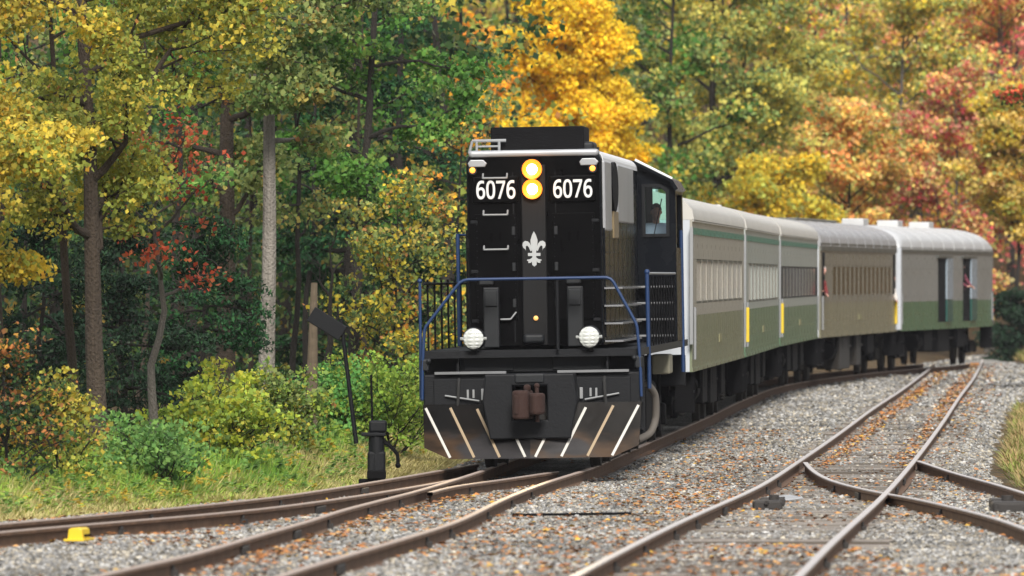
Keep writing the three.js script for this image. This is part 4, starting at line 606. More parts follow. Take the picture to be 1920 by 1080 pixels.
// ------------------------------------------------------------------ trees: trunk, limbs and a crown of single leaves
const bark = (r, g, b) => std(r, g, b, 0.95, { map: tex(128, (u, v) => { const k = 0.6 + 0.7 * (fbm(u * 16, v * 4, 201, 4, 4) - 0.2); return [k, k, k]; }, false, 1.2, 0.5), bumpMap: grain, bumpScale: 0.03 });
const B = { grey: bark(0.14, 0.125, 0.11), brown: bark(0.07, 0.052, 0.038), dark: bark(0.03, 0.025, 0.021), pale: bark(0.26, 0.235, 0.205) };
const leafMat = (tr = 0.35) => phys(1, 1, 1, 0.85, { vertexColors: true, side: THREE.DoubleSide, transmission: tr, thickness: 0, specularIntensity: 0.35 });
const LEAF = leafMat(0.38), NEEDLE = leafMat(0.2);
class Leaves {
  constructor() { this.p = []; this.c = []; this.n = []; this.ix = []; }
  leaf(x, y, z, s, R, col, w = 0.42, up = 0.2, out = null) { // one folded, pointed leaf
    let ax = gauss(R), ay = gauss(R) - 0.35, az = gauss(R); const al = Math.hypot(ax, ay, az) || 1; ax /= al; ay /= al; az /= al;
    let nx = gauss(R), ny = gauss(R) + up * 2.2, nz = gauss(R); if (out) { nx += out.x * 1.2; ny += out.y * 1.2; nz += out.z * 1.2; }
    let bx = ny * az - nz * ay, by = nz * ax - nx * az, bz = nx * ay - ny * ax; const bl = Math.hypot(bx, by, bz) || 1; bx /= bl; by /= bl; bz /= bl;
    nx = ay * bz - az * by; ny = az * bx - ax * bz; nz = ax * by - ay * bx;
    const k = this.p.length / 3, h = s * 0.5, f = s * 0.1;
    this.p.push(x - ax * h, y - ay * h, z - az * h, x + bx * s * w + nx * f, y + by * s * w + ny * f, z + bz * s * w + nz * f, x + ax * h, y + ay * h, z + az * h, x - bx * s * w + nx * f, y - by * s * w + ny * f, z - bz * s * w + nz * f);
    for (let i = 0; i < 4; i++) { this.c.push(col[0], col[1], col[2]); this.n.push(nx, ny, nz); }
    this.ix.push(k, k + 2, k + 1, k, k + 3, k + 2);
  }
  geo() { const g = new THREE.BufferGeometry(); g.setAttribute('position', new THREE.Float32BufferAttribute(this.p, 3)); g.setAttribute('normal', new THREE.Float32BufferAttribute(this.n, 3)); g.setAttribute('color', new THREE.Float32BufferAttribute(this.c, 3)); g.setIndex(this.ix); return g; }
}
class Wood {
  constructor() { this.p = []; this.n = []; this.uv = []; this.ix = []; }
  tube(pts, radii, seg = 7) {
    const base = this.p.length / 3; let run = 0;
    pts.forEach((q, i) => {
      const t = pts[Math.min(i + 1, pts.length - 1)].clone().sub(pts[Math.max(i - 1, 0)]).normalize(), u = Math.abs(t.y) > 0.9 ? V(1, 0, 0) : V(0, 1, 0), a = u.clone().cross(t).normalize(), b = t.clone().cross(a); if (i) run += q.distanceTo(pts[i - 1]);
      for (let k = 0; k <= seg; k++) { const w = k / seg * Math.PI * 2, n = a.clone().multiplyScalar(Math.cos(w)).addScaledVector(b, Math.sin(w)), r = radii[i] * (1 + 0.16 * (fbm(k % seg * 1.3 + q.x * 3, run * 1.2, 5, 2) - 0.5)); this.p.push(q.x + n.x * r, q.y + n.y * r, q.z + n.z * r); this.n.push(n.x, n.y, n.z); this.uv.push(k / seg, run); }
    });
    for (let i = 0; i < pts.length - 1; i++) for (let k = 0; k < seg; k++) { const a = base + i * (seg + 1) + k, b = a + 1, c = a + seg + 1, e = c + 1; this.ix.push(a, b, e, a, e, c); }
  }
  geo() { const g = new THREE.BufferGeometry(); g.setAttribute('position', new THREE.Float32BufferAttribute(this.p, 3)); g.setAttribute('normal', new THREE.Float32BufferAttribute(this.n, 3)); g.setAttribute('uv', new THREE.Float32BufferAttribute(this.uv, 2)); g.setIndex(this.ix); return g; }
}
const pickFrom = (pal, t) => { let s = 0; for (const q of pal) s += q[3] ?? 1; t *= s; for (const q of pal) { t -= q[3] ?? 1; if (t <= 0) return q; } return pal[0]; };
const PAL = {
  gold: [[0.66, 0.48, 0.05, 3], [0.56, 0.46, 0.07, 2.4], [0.32, 0.36, 0.06, 2], [0.7, 0.40, 0.05, 0.6]],
  goldGreen: [[0.62, 0.50, 0.07, 2.6], [0.28, 0.33, 0.06, 2.4], [0.44, 0.44, 0.08, 2.4], [0.19, 0.25, 0.06, 1], [0.62, 0.28, 0.08, 0.3]],
  green: [[0.07, 0.20, 0.03, 3], [0.115, 0.27, 0.045, 2.5], [0.19, 0.30, 0.06, 1.5], [0.045, 0.13, 0.03, 1.5]],
  greenMix: [[0.146, 0.240, 0.060, 3], [0.257, 0.309, 0.095, 2.5], [0.429, 0.343, 0.086, 1], [0.095, 0.163, 0.052, 2], [0.515, 0.240, 0.086, 0.3]],
  hemlock: [[0.020, 0.080, 0.026, 3], [0.030, 0.105, 0.034, 2], [0.014, 0.055, 0.022, 2], [0.05, 0.13, 0.035, 1]],
  spruce: [[0.016, 0.041, 0.022, 3], [0.023, 0.055, 0.026, 2], [0.012, 0.030, 0.016, 1]],
  yellow: [[0.88, 0.64, 0.03, 4], [0.90, 0.70, 0.06, 3], [0.86, 0.57, 0.025, 2], [0.8, 0.46, 0.03, 0.5]],
  amber: [[0.850, 0.425, 0.030, 3], [0.759, 0.304, 0.038, 2], [0.531, 0.333, 0.061, 1]],
  olive: [[0.46, 0.46, 0.11, 3], [0.60, 0.54, 0.12, 2.4], [0.27, 0.36, 0.11, 2.8], [0.80, 0.60, 0.08, 1.2], [0.2, 0.25, 0.11, 0.9]],
  limeGold: [[0.66, 0.56, 0.07, 3], [0.82, 0.58, 0.05, 2], [0.42, 0.46, 0.09, 2]],
  orange: [[0.82, 0.46, 0.13, 3], [0.78, 0.33, 0.11, 2.2], [0.8, 0.58, 0.14, 2], [0.70, 0.21, 0.10, 1], [0.5, 0.5, 0.14, 1.4]],
  red: [[0.70, 0.16, 0.13, 3], [0.66, 0.10, 0.12, 2], [0.76, 0.36, 0.15, 1.8], [0.55, 0.42, 0.16, 1.2]],
  scarlet: [[0.620, 0.110, 0.050, 3], [0.600, 0.170, 0.070, 2], [0.420, 0.070, 0.040, 1]],
  muted: [[0.78, 0.58, 0.17, 3], [0.66, 0.42, 0.17, 1.5], [0.80, 0.60, 0.15, 2], [0.50, 0.54, 0.17, 2.6], [0.32, 0.38, 0.15, 1]],
  mauve: [[0.66, 0.26, 0.19, 3], [0.70, 0.46, 0.2, 2], [0.70, 0.20, 0.17, 1.5], [0.5, 0.44, 0.2, 1.5]],
  brownRed: [[0.480, 0.189, 0.058, 3], [0.363, 0.160, 0.058, 2], [0.609, 0.319, 0.058, 2], [0.218, 0.204, 0.058, 1]],
  fern: [[0.432, 0.490, 0.050, 3], [0.317, 0.432, 0.072, 2], [0.547, 0.518, 0.072, 1.4], [0.187, 0.288, 0.072, 1]],
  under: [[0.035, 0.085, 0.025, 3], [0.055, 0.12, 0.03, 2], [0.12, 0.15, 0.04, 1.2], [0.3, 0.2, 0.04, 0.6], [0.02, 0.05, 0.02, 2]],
};
const skyLimit = (d) => EYE + 560 * d / FPX;         // above this the frame ends
function crownLeaves(LV, R, c, o) { // one clump of leaves round c
  const hidden = c.yw > skyLimit(o.d) + 1.5 || Math.abs((c.xw) * FPX / o.d) > 1120, n = Math.max(2, Math.round(o.n * (hidden ? 0.1 : 1) * (0.5 + R()))), size = o.leaf * (hidden ? 3.2 : 1);
  const base = pickFrom(o.pal, clamp(0.8 * (fbm(c.x * 0.7 + o.seed, c.y * 0.7 + c.z * 0.5, o.seed, 2) - 0.15) / 0.7 * 0.55 + R() * 0.5, 0, 0.999)), tone = 0.72 + 0.56 * R();
  for (let i = 0; i < n; i++) {
    const other = R() < (o.mix ?? 0.45) ? pickFrom(o.pal, R()) : base, k = tone * (0.72 + 0.56 * R()), u = Math.cbrt(R()), a = gauss(R), b = gauss(R), e = gauss(R), l = Math.hypot(a, b, e) || 1;
    LV.leaf(c.x + a / l * u * o.cs, c.y + b / l * u * o.cs * (o.flat ?? 0.6) - (o.droop ?? 0) * u * u * o.cs, c.z + e / l * u * o.cs, size * (0.5 + 1.0 * R()), R, [other[0] * k, other[1] * k, other[2] * k], o.w ?? 0.42, o.upBias ?? 0.12);
  }
}
// o: px, d, h, cb (crown base), R (crown radius), r0, pal, leaf, limbs, n ... builds trunk, limbs and crown
function tree(name, label, category, o, group) {
  const g = top(name, label, category ?? 'tree', group), R = rng(o.seed), x0 = X(o.px, o.d), y0 = o.y ?? land(x0, o.d); g.position.set(x0, y0 - 0.1, -o.d);
  const W = new Wood(), LV = new Leaves(), h = o.h, lean = o.lean ?? [0.03 * gauss(R), 0.03 * gauss(R)], pts = [], rad = [], nT = 14, wig = o.wiggle ?? 0.12;
  const at = (t) => V(lean[0] * h * t + wig * (fbm(t * 4, 3, o.seed, 3) - 0.5) * 2 * Math.min(1, t * 4), h * t, lean[1] * h * t + wig * (fbm(t * 4, 9, o.seed + 5, 3) - 0.5) * 2 * Math.min(1, t * 4));
  for (let i = 0; i <= nT; i++) { const t = (i / nT) ** 1.2; pts.push(at(t)); rad.push(o.r0 * ((1 - t) * 0.86 + 0.06) * (1 + 0.55 * Math.exp(-t * h * 2.2))); }
  W.tube(pts, rad, o.seg ?? 10);
  const shape = o.shape ?? ((t) => Math.pow(Math.sin(Math.PI * clamp(0.12 + 0.86 * t, 0, 1)), 0.7)), cfg = { ...o };
  const clump = (q, f = 1) => { const c = { x: q.x, y: q.y, z: q.z, xw: q.x + x0, yw: q.y + y0 }; if (o.bare && R() < o.bare) return; crownLeaves(LV, R, c, { ...cfg, cs: o.cs * f * (0.7 + 0.6 * R()) }); };
  for (let i = 0; i < o.limbs; i++) {
    const t = (i + 0.3 + 0.5 * R()) / o.limbs, y = lerp(o.cb, h * 0.985, t), a = i * 2.39996 + 0.6 * gauss(R), len = o.R * shape(t) * (0.7 + 0.5 * R()) + 0.15, el = o.el !== undefined ? o.el + 0.15 * gauss(R) : lerp(0.25, 0.9, t) + 0.15 * gauss(R);
    const s = at(y / h), dir = V(Math.cos(a) * Math.cos(el), Math.sin(el), Math.sin(a) * Math.cos(el)), q = [s], r = [], sag = o.sag ?? -0.12, N = 6; let dd = dir.clone();
    for (let k = 1; k <= N; k++) { dd.add(V(0.22 * gauss(R), 0.14 * gauss(R) + (sag < 0 ? 0.05 : 0), 0.22 * gauss(R))).normalize(); q.push(q[k - 1].clone().addScaledVector(dd, len / N)); q[k].y -= sag > 0 ? sag * len / N * k / N * 1.6 : 0; }
    const rb = Math.min(o.r0 * 0.5 * (1 - y / h * 0.75), 0.03 + len * 0.016); for (let k = 0; k <= N; k++) r.push(rb * (1 - 0.85 * k / N) + 0.004);
    W.tube(q, r, o.far ? 4 : 6);
    const subs = o.subs ?? 5;
    for (let k = 0; k < subs; k++) {
      const f = 0.25 + 0.75 * (k + R()) / subs, j = Math.min(N - 1, Math.floor(f * N)), b = q[j].clone().lerp(q[j + 1], f * N - j), sl = len * (0.42 - 0.22 * f) * (0.6 + 0.8 * R()) + 0.1, sd = dd.clone().add(V(1.1 * gauss(R), (o.subUp ?? 0.1) + 0.45 * gauss(R), 1.1 * gauss(R))).normalize(), e = b.clone().addScaledVector(sd, sl); if (sag > 0) e.y -= sl * sag;
      W.tube([b, b.clone().lerp(e, 0.55).add(V(0.05 * gauss(R), 0.05 * gauss(R), 0.05 * gauss(R)).multiplyScalar(sl)), e], [rb * 0.35 * (1 - 0.5 * f) + 0.004, rb * 0.22 + 0.003, 0.003], o.far ? 3 : 4);
      clump(e); if (sl > 0.5) clump(b.clone().lerp(e, 0.5), 0.8);
    }
    clump(q[N]);
  }
  for (let k = 0; k < (o.sheath ?? 0); k++) { const q = at(lerp(o.cb + 0.9, h * 0.62, R()) / h); q.add(V(0.5 * gauss(R), 0, 0.25 + 0.5 * R())); clump(q, 0.9); }
  if (o.cap !== false) clump(at(1));
  const tr = add('trunk', W.geo(), o.bark, g); if (LV.p.length) add('crown', LV.geo(), o.needle ? NEEDLE : LEAF, g);
  g.userData.leaves = undefined; delete g.userData.leaves; return g;
}
// the left wood's edge, from the nearest
const T = tree, wood = 'trees along the left edge of the wood';
T('birch_tree', 'tall tree with a straight pale grey trunk and light green crown, left of the train', null, { px: 497, d: 140, h: 14, sheath: 46, cb: 4.9, R: 2.3, r0: 0.165, seed: 11, pal: PAL.greenMix, leaf: 0.090, limbs: 17, n: 88, cs: 0.42, bark: B.pale, lean: [0.012, 0], wiggle: 0.05, sag: 0.18, el: 0.25 });
T('maple_tree', 'yellow green tree with a stout brown trunk at the far left', null, { px: 190, d: 112, h: 12.5, cb: 2.9, R: 2.5, r0: 0.15, seed: 12, pal: PAL.goldGreen, leaf: 0.068, limbs: 27, n: 167, cs: 0.4, bark: B.brown, lean: [-0.035, 0], wiggle: 0.1, sag: 0.1, el: 0.3, subs: 6 });
T('maple_tree', 'slim tree with a thin forked brown trunk beside the stout one', null, { px: 152, d: 115, h: 9.5, cb: 3.2, R: 1.7, r0: 0.085, seed: 13, pal: PAL.goldGreen, leaf: 0.078, limbs: 12, n: 72, cs: 0.36, bark: B.brown, lean: [-0.07, 0], wiggle: 0.12, sag: 0.1, el: 0.5 });
T('golden_tree', 'golden tree whose leaves hang in from the left edge', null, { px: -95, d: 107, h: 11, cb: 2.7, R: 2.1, r0: 0.14, seed: 14, pal: PAL.gold, leaf: 0.068, limbs: 27, n: 167, cs: 0.4, bark: B.brown, sag: 0.12, el: 0.3, subs: 6 });
T('red_maple', 'small grey barked tree with a few scarlet leaves and bare forked twigs', null, { px: 287, d: 116, h: 4.9, cb: 2.6, R: 0.95, r0: 0.085, seed: 15, pal: PAL.scarlet, leaf: 0.066, limbs: 9, n: 16, cs: 0.34, bark: B.grey, lean: [0.005, 0], wiggle: 0.2, el: 0.55, bare: 0.3 });
T('oak_tree', 'dark barked tree behind the scarlet leaved one', null, { px: 425, d: 150, h: 14, cb: 3.6, R: 2.6, r0: 0.21, seed: 16, pal: PAL.greenMix, leaf: 0.094, limbs: 16, n: 88, cs: 0.45, bark: B.brown, lean: [0.004, 0], sag: 0.1, el: 0.3 });
T('oak_tree', 'olive green tree between the stout brown trunk and the pale trunk, set back', null, { px: 330, d: 158, h: 14, cb: 3.8, R: 3.0, r0: 0.17, seed: 17, pal: PAL.goldGreen.concat(PAL.greenMix), leaf: 0.101, limbs: 18, n: 88, cs: 0.5, bark: B.brown, sag: 0.1, el: 0.3 });
T('dead_tree', 'thin dark dead trunk standing behind the wooden post', null, { px: 604, d: 150, h: 3.6, cb: 2.0, R: 0.7, r0: 0.11, seed: 18, pal: PAL.under, leaf: 0.078, limbs: 4, n: 1, cs: 0.2, bark: B.dark, lean: [0.05, 0], bare: 1, cap: false });
const conifer = (t) => Math.max(0.1, 1 - t) ** 0.75;
T('hemlock_tree', 'tall dark green hemlock with drooping boughs behind the left of the locomotive', 'conifer', { px: 765, d: 188, h: 19, cb: 1.2, R: 2.4, r0: 0.24, seed: 21, pal: PAL.hemlock, leaf: 0.133, w: 0.2, limbs: 58, n: 73, cs: 0.55, flat: 0.32, bark: B.dark, sag: 0.42, el: 0.22, subs: 8, shape: conifer, needle: true, upBias: 0.8 });
T('hemlock_tree', 'dark green hemlock left of the tallest one, behind the pale trunk', 'conifer', { px: 655, d: 172, h: 15, cb: 0.6, R: 2.4, r0: 0.2, seed: 22, pal: PAL.hemlock, leaf: 0.125, w: 0.2, limbs: 46, n: 64, cs: 0.5, flat: 0.32, bark: B.dark, sag: 0.42, el: 0.15, subs: 7, shape: conifer, needle: true, upBias: 0.8 });
T('broadleaf_tree', 'fresh green leafy tree overhanging between the pale trunk and the hemlocks', null, { px: 655, d: 153, h: 13.5, cb: 3.6, R: 2.0, r0: 0.12, seed: 23, pal: PAL.green, leaf: 0.094, limbs: 18, n: 92, cs: 0.42, bark: B.dark, sag: 0.2, el: 0.25, subs: 6 });
T('sapling', 'young tree with scattered amber and green leaves left of the locomotive', null, { px: 838, d: 168, h: 6.6, cb: 0.9, R: 1.5, r0: 0.07, seed: 24, pal: PAL.amber.concat(PAL.greenMix), leaf: 0.094, limbs: 18, n: 27, cs: 0.4, bark: B.dark, el: 0.3, sag: 0.1 });
T('sapling', 'leafy sapling with mixed green and yellow leaves behind the slanted board', null, { px: 735, d: 150, h: 4.4, cb: 0.5, R: 1.25, r0: 0.05, seed: 25, pal: PAL.greenMix.concat(PAL.limeGold), leaf: 0.078, limbs: 20, n: 41, cs: 0.36, bark: B.dark, el: 0.35 });
T('spruce_tree', 'low dark spruce behind the stout brown trunk', 'conifer', { px: 235, d: 128, h: 4.6, cb: 0.2, R: 1.35, r0: 0.07, seed: 26, pal: PAL.spruce, leaf: 0.086, w: 0.2, limbs: 34, n: 48, cs: 0.32, flat: 0.35, bark: B.dark, sag: 0.3, el: 0.1, subs: 7, shape: conifer, needle: true, upBias: 0.7 });
T('spruce_tree', 'low dark spruce just left of the pale trunk', 'conifer', { px: 380, d: 134, h: 4.0, cb: 0.2, R: 1.3, r0: 0.07, seed: 27, pal: PAL.spruce.concat(PAL.hemlock), leaf: 0.086, w: 0.2, limbs: 30, n: 48, cs: 0.32, flat: 0.35, bark: B.dark, sag: 0.3, el: 0.1, subs: 7, shape: conifer, needle: true, upBias: 0.7 });
T('spruce_tree', 'low dark spruce at the far left behind the orange brown bush', 'conifer', { px: 80, d: 124, h: 4.2, cb: 0.2, R: 1.3, r0: 0.07, seed: 28, pal: PAL.spruce, leaf: 0.086, w: 0.2, limbs: 30, n: 44, cs: 0.32, flat: 0.35, bark: B.dark, sag: 0.3, el: 0.1, subs: 7, shape: conifer, needle: true, upBias: 0.7 });
const bushShape = (t) => Math.pow(Math.sin(Math.PI * clamp(0.25 + 0.7 * t, 0, 1)), 0.6);
function bush(name, label, o) { return tree(name, label, 'bush', { cb: 0.1, limbs: 16, n: 41, cs: 0.26, leaf: 0.062, r0: 0.03, bark: B.dark, el: 0.7, subs: 5, shape: bushShape, wiggle: 0.05, seg: 6, ...o }); }
bush('bush', 'dull orange brown and green bush at the left edge', { px: 10, d: 105, h: 2.0, bare: 0.45, R: 0.65, seed: 31, pal: PAL.brownRed.concat(PAL.under, PAL.under, PAL.brownRed), limbs: 22 });
bush('bush', 'yellow spotted bush at the foot of the stout brown trunk', { px: 105, d: 107, h: 1.3, bare: 0.45, R: 0.6, seed: 32, pal: PAL.goldGreen, limbs: 18 });
bush('fern', 'bright yellow green ferny bush left of the pale trunk', { px: 410, d: 118, h: 0.9, R: 1.0, bare: 0.25, seed: 33, pal: PAL.fern, leaf: 0.070, limbs: 22, flat: 0.35 });
bush('bush', 'low green bush in the grass between the two left trunks', { px: 290, d: 110, h: 0.36, R: 0.85, bare: 0.3, seed: 34, pal: [[0.13, 0.28, 0.07, 2], [0.2, 0.36, 0.09, 2], [0.08, 0.19, 0.05, 1]], limbs: 18 });
bush('bush', 'bright green bush between the switch stand and the locomotive', { px: 735, d: 136, h: 0.85, bare: 0.25, R: 1.3, seed: 35, pal: [[0.24, 0.38, 0.05, 3], [0.34, 0.44, 0.07, 2], [0.15, 0.28, 0.05, 1]], limbs: 26 });
bush('bush', 'green bush around the foot of the leaning pole', { px: 640, d: 136, h: 0.95, R: 0.9, seed: 36, pal: [[0.13, 0.34, 0.08, 3], [0.22, 0.44, 0.09, 2], [0.08, 0.22, 0.06, 1]], limbs: 20 });
bush('bush', 'small yellow green bush under the pale trunk', { px: 500, d: 127, h: 1.0, R: 0.8, seed: 37, pal: PAL.fern.concat(PAL.greenMix), limbs: 18 });
[[60, 128, 0.055, 'slender dark trunk left of the two brown trunks'], [255, 133, 0.05, 'slender dark trunk just left of the scarlet leaved tree'], [345, 140, 0.07, 'slender dark trunk just right of the scarlet leaved tree'], [462, 160, 0.06, 'slender dark trunk just left of the pale trunk'], [545, 158, 0.075, 'slender trunk between the pale trunk and the wooden post'], [690, 163, 0.06, 'slender dark trunk in the shade above the switch stand'], [575, 170, 0.08, 'slender dark trunk right behind the wooden post'], [20, 121, 0.06, 'slender trunk at the far left edge of the wood']].forEach(([px, d, r, label], i) => T('slender_tree', label, null, { px, d, h: 9 + i % 3, cb: 3.2 + 0.3 * (i % 4), R: 1.3, r0: r, seed: 60 + i, pal: i % 2 ? PAL.green : PAL.greenMix, leaf: 0.09, limbs: 10, n: 34, cs: 0.36, bark: i % 2 ? B.brown : B.dark, lean: [0.03 * Math.sin(i * 2.3), 0], wiggle: 0.2, el: 0.4 }, 'slender trunks in the left wood'));
// behind the train
T('birch_tree', 'bright yellow cone shaped tree rising behind the locomotive', null, { px: 1062, d: 250, h: 13.6, cb: 1.5, R: 2.1, mix: 0.7, upBias: -0.1, r0: 0.12, seed: 41, pal: PAL.yellow, leaf: 0.118, limbs: 84, n: 118, cs: 0.46, bark: B.dark, el: 0.6, subs: 8, far: true, shape: (t) => Math.pow(Math.sin(Math.PI * clamp(0.34 + 0.62 * t, 0, 1)), 0.9), lean: [0, 0] });
T('amber_tree', 'amber tree showing past the hemlock boughs', null, { px: 905, d: 262, h: 10.0, cb: 2.5, R: 2.6, r0: 0.14, seed: 42, pal: PAL.amber, leaf: 0.156, limbs: 26, n: 73, cs: 0.55, bark: B.dark, el: 0.4, far: true });
T('oak_tree', 'olive green tree with dark crooked limbs behind the first coach', null, { px: 1335, d: 285, h: 15, cb: 3.4, R: 4.3, r0: 0.26, seed: 43, pal: PAL.olive, leaf: 0.156, limbs: 26, n: 80, cs: 0.7, bark: B.dark, el: 0.5, subs: 7, far: true });
T('oak_tree', 'olive green tree with a straight dark trunk right of the bright yellow tree', null, { px: 1252, d: 272, h: 16, cb: 4.4, R: 3.2, r0: 0.15, seed: 44, pal: PAL.olive.concat(PAL.green), leaf: 0.156, limbs: 24, n: 76, cs: 0.65, bark: B.dark, el: 0.3, far: true });
T('maple_tree', 'low golden green tree above the roofs of the first coaches', null, { px: 1430, d: 276, h: 6.4, cb: 1.2, R: 2.4, r0: 0.1, seed: 45, pal: PAL.limeGold, leaf: 0.156, limbs: 26, n: 70, cs: 0.55, bark: B.dark, el: 0.4, far: true });
T('maple_tree', 'orange tree above the roof of the brown coach', null, { px: 1575, d: 305, h: 9, cb: 1.2, R: 3.0, r0: 0.13, seed: 46, pal: PAL.orange.concat(PAL.muted), mix: 0.85, leaf: 0.164, limbs: 28, n: 73, cs: 0.6, bark: B.dark, el: 0.4, far: true });
T('maple_tree', 'pale yellow brown tree above the brown coach, taller than the orange one', null, { px: 1680, d: 322, h: 15, cb: 2.5, R: 3.6, r0: 0.18, seed: 47, pal: PAL.muted.concat(PAL.limeGold, PAL.olive), mix: 0.85, leaf: 0.172, limbs: 30, n: 73, cs: 0.7, bark: B.grey, el: 0.45, far: true });
T('maple_tree', 'deep red tree above the baggage car', null, { px: 1800, d: 316, h: 10.5, cb: 1.5, R: 2.6, r0: 0.13, seed: 48, pal: PAL.red.concat(PAL.mauve, PAL.muted), mix: 0.85, leaf: 0.164, limbs: 28, n: 73, cs: 0.6, bark: B.grey, el: 0.4, far: true });
T('maple_tree', 'yellow tree at the right edge above the grass', null, { px: 1915, d: 300, h: 9.5, cb: 3.6, R: 1.8, r0: 0.11, seed: 49, pal: PAL.gold.concat(PAL.muted), leaf: 0.156, limbs: 24, n: 73, cs: 0.5, bark: B.dark, el: 0.4, far: true });
T('maple_tree', 'tall orange and red tree behind the deep red one', null, { px: 1855, d: 338, h: 17, cb: 5, R: 3.2, r0: 0.18, seed: 50, pal: PAL.muted.concat(PAL.orange, PAL.red), mix: 0.85, leaf: 0.179, limbs: 26, n: 73, cs: 0.7, bark: B.grey, el: 0.4, far: true });
T('maple_tree', 'tall golden tree between the olive tree and the deep red trees', null, { px: 1520, d: 330, h: 17, cb: 3, R: 3.6, r0: 0.2, seed: 51, pal: PAL.olive.concat(PAL.muted, PAL.limeGold), mix: 0.85, leaf: 0.179, limbs: 28, n: 73, cs: 0.75, bark: B.grey, el: 0.45, far: true });
T('spruce_tree', 'dark green spruce behind the end of the baggage car', 'conifer', { px: 1900, d: 300, h: 2.6, cb: 0.2, R: 1.1, r0: 0.08, seed: 52, pal: PAL.spruce, leaf: 0.156, w: 0.25, limbs: 26, n: 38, cs: 0.4, flat: 0.4, bark: B.dark, sag: 0.3, el: 0.1, shape: conifer, needle: true, far: true });
T('maple_tree', 'tree whose green and red twigs reach in at the right edge', null, { px: 2010, d: 215, h: 11, cb: 5.6, R: 1.75, r0: 0.15, seed: 53, pal: PAL.green.concat(PAL.scarlet), leaf: 0.125, limbs: 14, n: 54, cs: 0.42, bark: B.dark, el: 0.2, sag: 0.15 });

// ------------------------------------------------------------------ the woods behind, which read as one mass
function massWoods(name, label, spots, leafSize, nLeaves, seed) {
  const R = rng(seed), LV = new Leaves(), W = new Wood();
  for (const [x, d, h, rad, pal, base] of spots) {
    const y = land(x, d); W.tube([V(x, y, -d), V(x + 0.2 * gauss(R), y + h * 0.4, -d), V(x + 0.4 * gauss(R), y + h * 0.9, -d)], [0.13 + 0.01 * h * R(), 0.1, 0.03], 5);
    const K = 26; for (let i = 0; i < K; i++) {
      const t = R(), a = R() * 6.283, rr = rad * Math.sqrt(R()) * Math.pow(Math.sin(Math.PI * clamp(0.18 + 0.8 * t, 0, 1)), 0.6), c = { x: x + rr * Math.cos(a), y: y + lerp(base, h, t), z: -d + rr * Math.sin(a) };
      crownLeaves(LV, R, { ...c, xw: c.x, yw: c.y }, { d, n: nLeaves, leaf: leafSize, pal, seed: seed + Math.floor(R() * 9), cs: rad * 0.42, flat: 0.6 });
    }
  }
  const g = new THREE.Group(); g.name = numbered(name); scene.add(g); tag(g, label, 'woods', null, 'stuff');
  add('trunks', W.geo(), B.dark, g); add('foliage', LV.geo(), LEAF, g); return g;
}
{
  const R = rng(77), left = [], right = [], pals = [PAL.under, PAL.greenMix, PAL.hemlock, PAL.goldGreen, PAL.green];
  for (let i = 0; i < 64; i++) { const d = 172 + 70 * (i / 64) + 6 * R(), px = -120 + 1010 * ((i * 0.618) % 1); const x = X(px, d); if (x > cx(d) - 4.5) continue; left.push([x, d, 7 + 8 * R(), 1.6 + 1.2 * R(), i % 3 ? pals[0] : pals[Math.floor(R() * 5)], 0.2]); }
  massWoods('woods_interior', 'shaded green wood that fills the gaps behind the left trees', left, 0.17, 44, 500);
  const rp = [PAL.olive, PAL.muted, PAL.orange, PAL.mauve, PAL.red, PAL.limeGold, PAL.muted, PAL.greenMix];
  for (let i = 0; i < 110; i++) { const d = 345 + 130 * (i / 110) + 8 * R(), px = 820 + 1180 * ((i * 0.618 + 0.1 * R()) % 1), u = (px - 900) / 1000; const k = u < 0.35 ? [0, 5, 7, 0, 6][Math.floor(R() * 5)] : u < 0.6 ? [0, 6, 2, 5, 1, 7][Math.floor(R() * 6)] : [1, 2, 3, 4, 6, 3, 5][Math.floor(R() * 7)]; right.push([X(px, d), d, 12 + 8 * R(), 2.4 + 1.4 * R(), rp[k], 0.4]); }
  massWoods('far_woods', 'autumn coloured wood on the slope behind the train', right, 0.25, 58, 700);
}
{ // the wood goes on along the right of the line, outside the photograph
  const R = rng(55), side = []; for (let i = 0; i < 26; i++) { const d = 70 + 195 * (i / 26) + 5 * R(); side.push([Math.max(27, X(1920, d) + 13) + 9 * R(), d, 9 + 5 * R(), 2.6 + R(), [PAL.green, PAL.olive, PAL.hemlock][i % 3], 0.2]); }
  massWoods('side_woods', 'green wood along the right side of the railway line', side, 0.22, 40, 900);
}
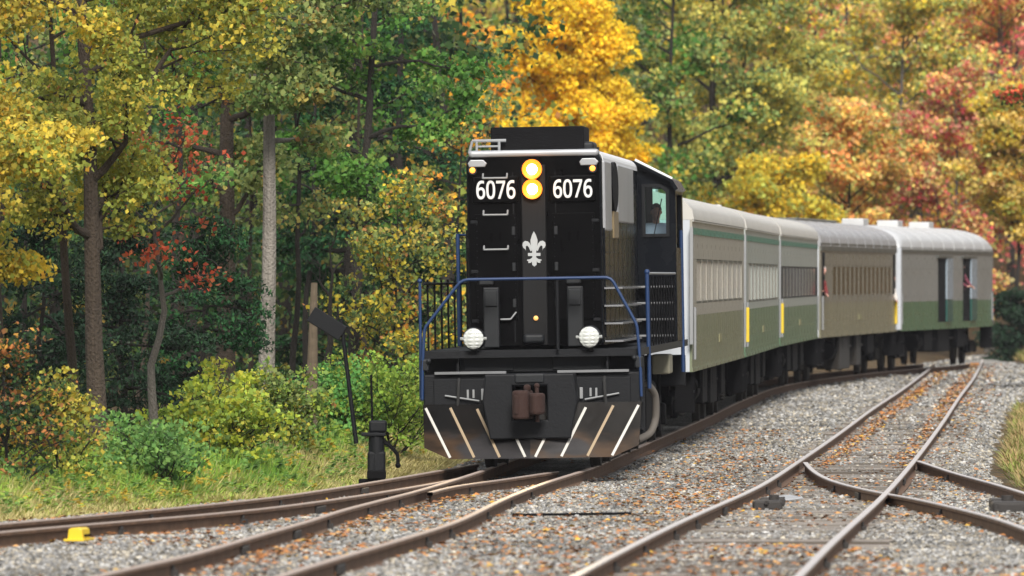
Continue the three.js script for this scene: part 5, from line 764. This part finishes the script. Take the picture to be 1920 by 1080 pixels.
// ------------------------------------------------------------------ grass and weeds
{
  const blade = (n, spread, seed, lean) => { const R = rng(seed), p = [], nn = [], ix = []; for (let i = 0; i < n; i++) { const a = R() * 6.28, r = spread * Math.sqrt(R()), x = r * Math.cos(a), z = r * Math.sin(a), b = R() * 6.28, h = 0.55 + 0.45 * R(), l = lean * (0.3 + R()), w = 0.012 + 0.012 * R(), k = p.length / 3, wx = Math.cos(b + 1.57) * w, wz = Math.sin(b + 1.57) * w, ex = Math.cos(b) * l, ez = Math.sin(b) * l; p.push(x - wx, 0, z - wz, x + wx, 0, z + wz, x + ex * 0.4 - wx * 0.8, h * 0.6, z + ez * 0.4 - wz * 0.8, x + ex * 0.4 + wx * 0.8, h * 0.6, z + ez * 0.4 + wz * 0.8, x + ex, h, z + ez); for (let q = 0; q < 5; q++) nn.push(Math.cos(b) * 0.5, 0.8, Math.sin(b) * 0.5); ix.push(k, k + 1, k + 3, k, k + 3, k + 2, k + 2, k + 3, k + 4); } const g = new THREE.BufferGeometry(); g.setAttribute('position', new THREE.Float32BufferAttribute(p, 3)); g.setIndex(ix); g.computeVertexNormals(); return g; };
  const weed = (seed) => { const R = rng(seed), L = new Leaves(); for (let i = 0; i < 26; i++) { const t = R(), a = R() * 6.28, r = 0.16 * Math.sqrt(R()); L.leaf(r * Math.cos(a), 0.15 + 0.85 * t, r * Math.sin(a), 0.13 * (0.7 + 0.6 * R()), R, [1, 1, 1], 0.26, -0.1); } const g = L.geo(); g.deleteAttribute('color'); return g; };
  const GR = phys(1, 1, 1, 0.8, { side: THREE.DoubleSide, transmission: 0.35, thickness: 0, specularIntensity: 0.4 });
  const R = rng(31337), tufts = [[], [], []], weeds = [];
  for (let i = 0; i < 56000; i++) {
    const d = 76 + 100 * R() ** 1.3, l = leftEdge(d), off = 4.2 * R() ** 1.35, x = l - 0.12 - off; if (Math.abs(x * FPX / d) > 1040) continue;
    const y = land(x, d) - 0.03, lush = smooth(off, 0.3, 2.0) * (0.45 + 0.9 * fbm(x * 0.5, d * 0.14, 91, 3)), h = lerp(0.18, 0.56, lush) * (0.6 + 0.7 * R()), straw = fbm(x * 0.45, d * 0.11, 95, 3) + 0.35 * (0.6 - lush) + 0.12 * gauss(R);
    const c = straw > 0.68 ? [0.52, 0.45, 0.2] : straw > 0.54 ? [0.42, 0.46, 0.11] : R() < 0.5 ? [0.2, 0.40, 0.06] : [0.34, 0.52, 0.08], k = 0.75 + 0.5 * R();
    tufts[i % 3].push([x, y, -d, 0.2 * (R() - 0.5), R() * 6.28, 0.2 * (R() - 0.5), 0.7 + 0.5 * R(), h, 0.7 + 0.5 * R(), c[0] * k, c[1] * k, c[2] * k]);
    if (i % 4 === 0 && off > 0.5 && off < 3.1) { const yl = R() < 0.16, cc = yl ? [0.55, 0.40, 0.05] : R() < 0.5 ? [0.17, 0.31, 0.07] : [0.28, 0.4, 0.06]; weeds.push([x, y, -d, 0, R() * 6.28, 0, 0.5 + 0.4 * R(), h * (0.7 + 0.6 * R()), 0.5 + 0.4 * R(), cc[0] * k, cc[1] * k, cc[2] * k]); }
  }
  for (let i = 0; i < 14000; i++) { const d = 102 + 215 * R(), x = rightEdge(d) + 0.25 + 5 * R() ** 1.2; if (x * FPX / d > 1040) continue; const c = R() < 0.6 ? [0.42, 0.31, 0.14] : [0.26, 0.29, 0.07], k = 0.75 + 0.5 * R(), h = 0.12 + 0.25 * R(); tufts[i % 3].push([x, land(x, d) - 0.03, -d, 0, R() * 6.28, 0, 1.1, h, 1.1, c[0] * k, c[1] * k, c[2] * k]); }
  tufts.forEach((t, i) => instanced('grass', blade(16, 0.16, 60 + i, 0.22), GR, t, 'tall green and straw coloured grass along the edge of the track bed', 'grass'));
  instanced('weeds', weed(5), GR, weeds, 'leafy green and yellow weeds growing among the verge grass', 'weeds');
}
renderer.render(scene, camera);
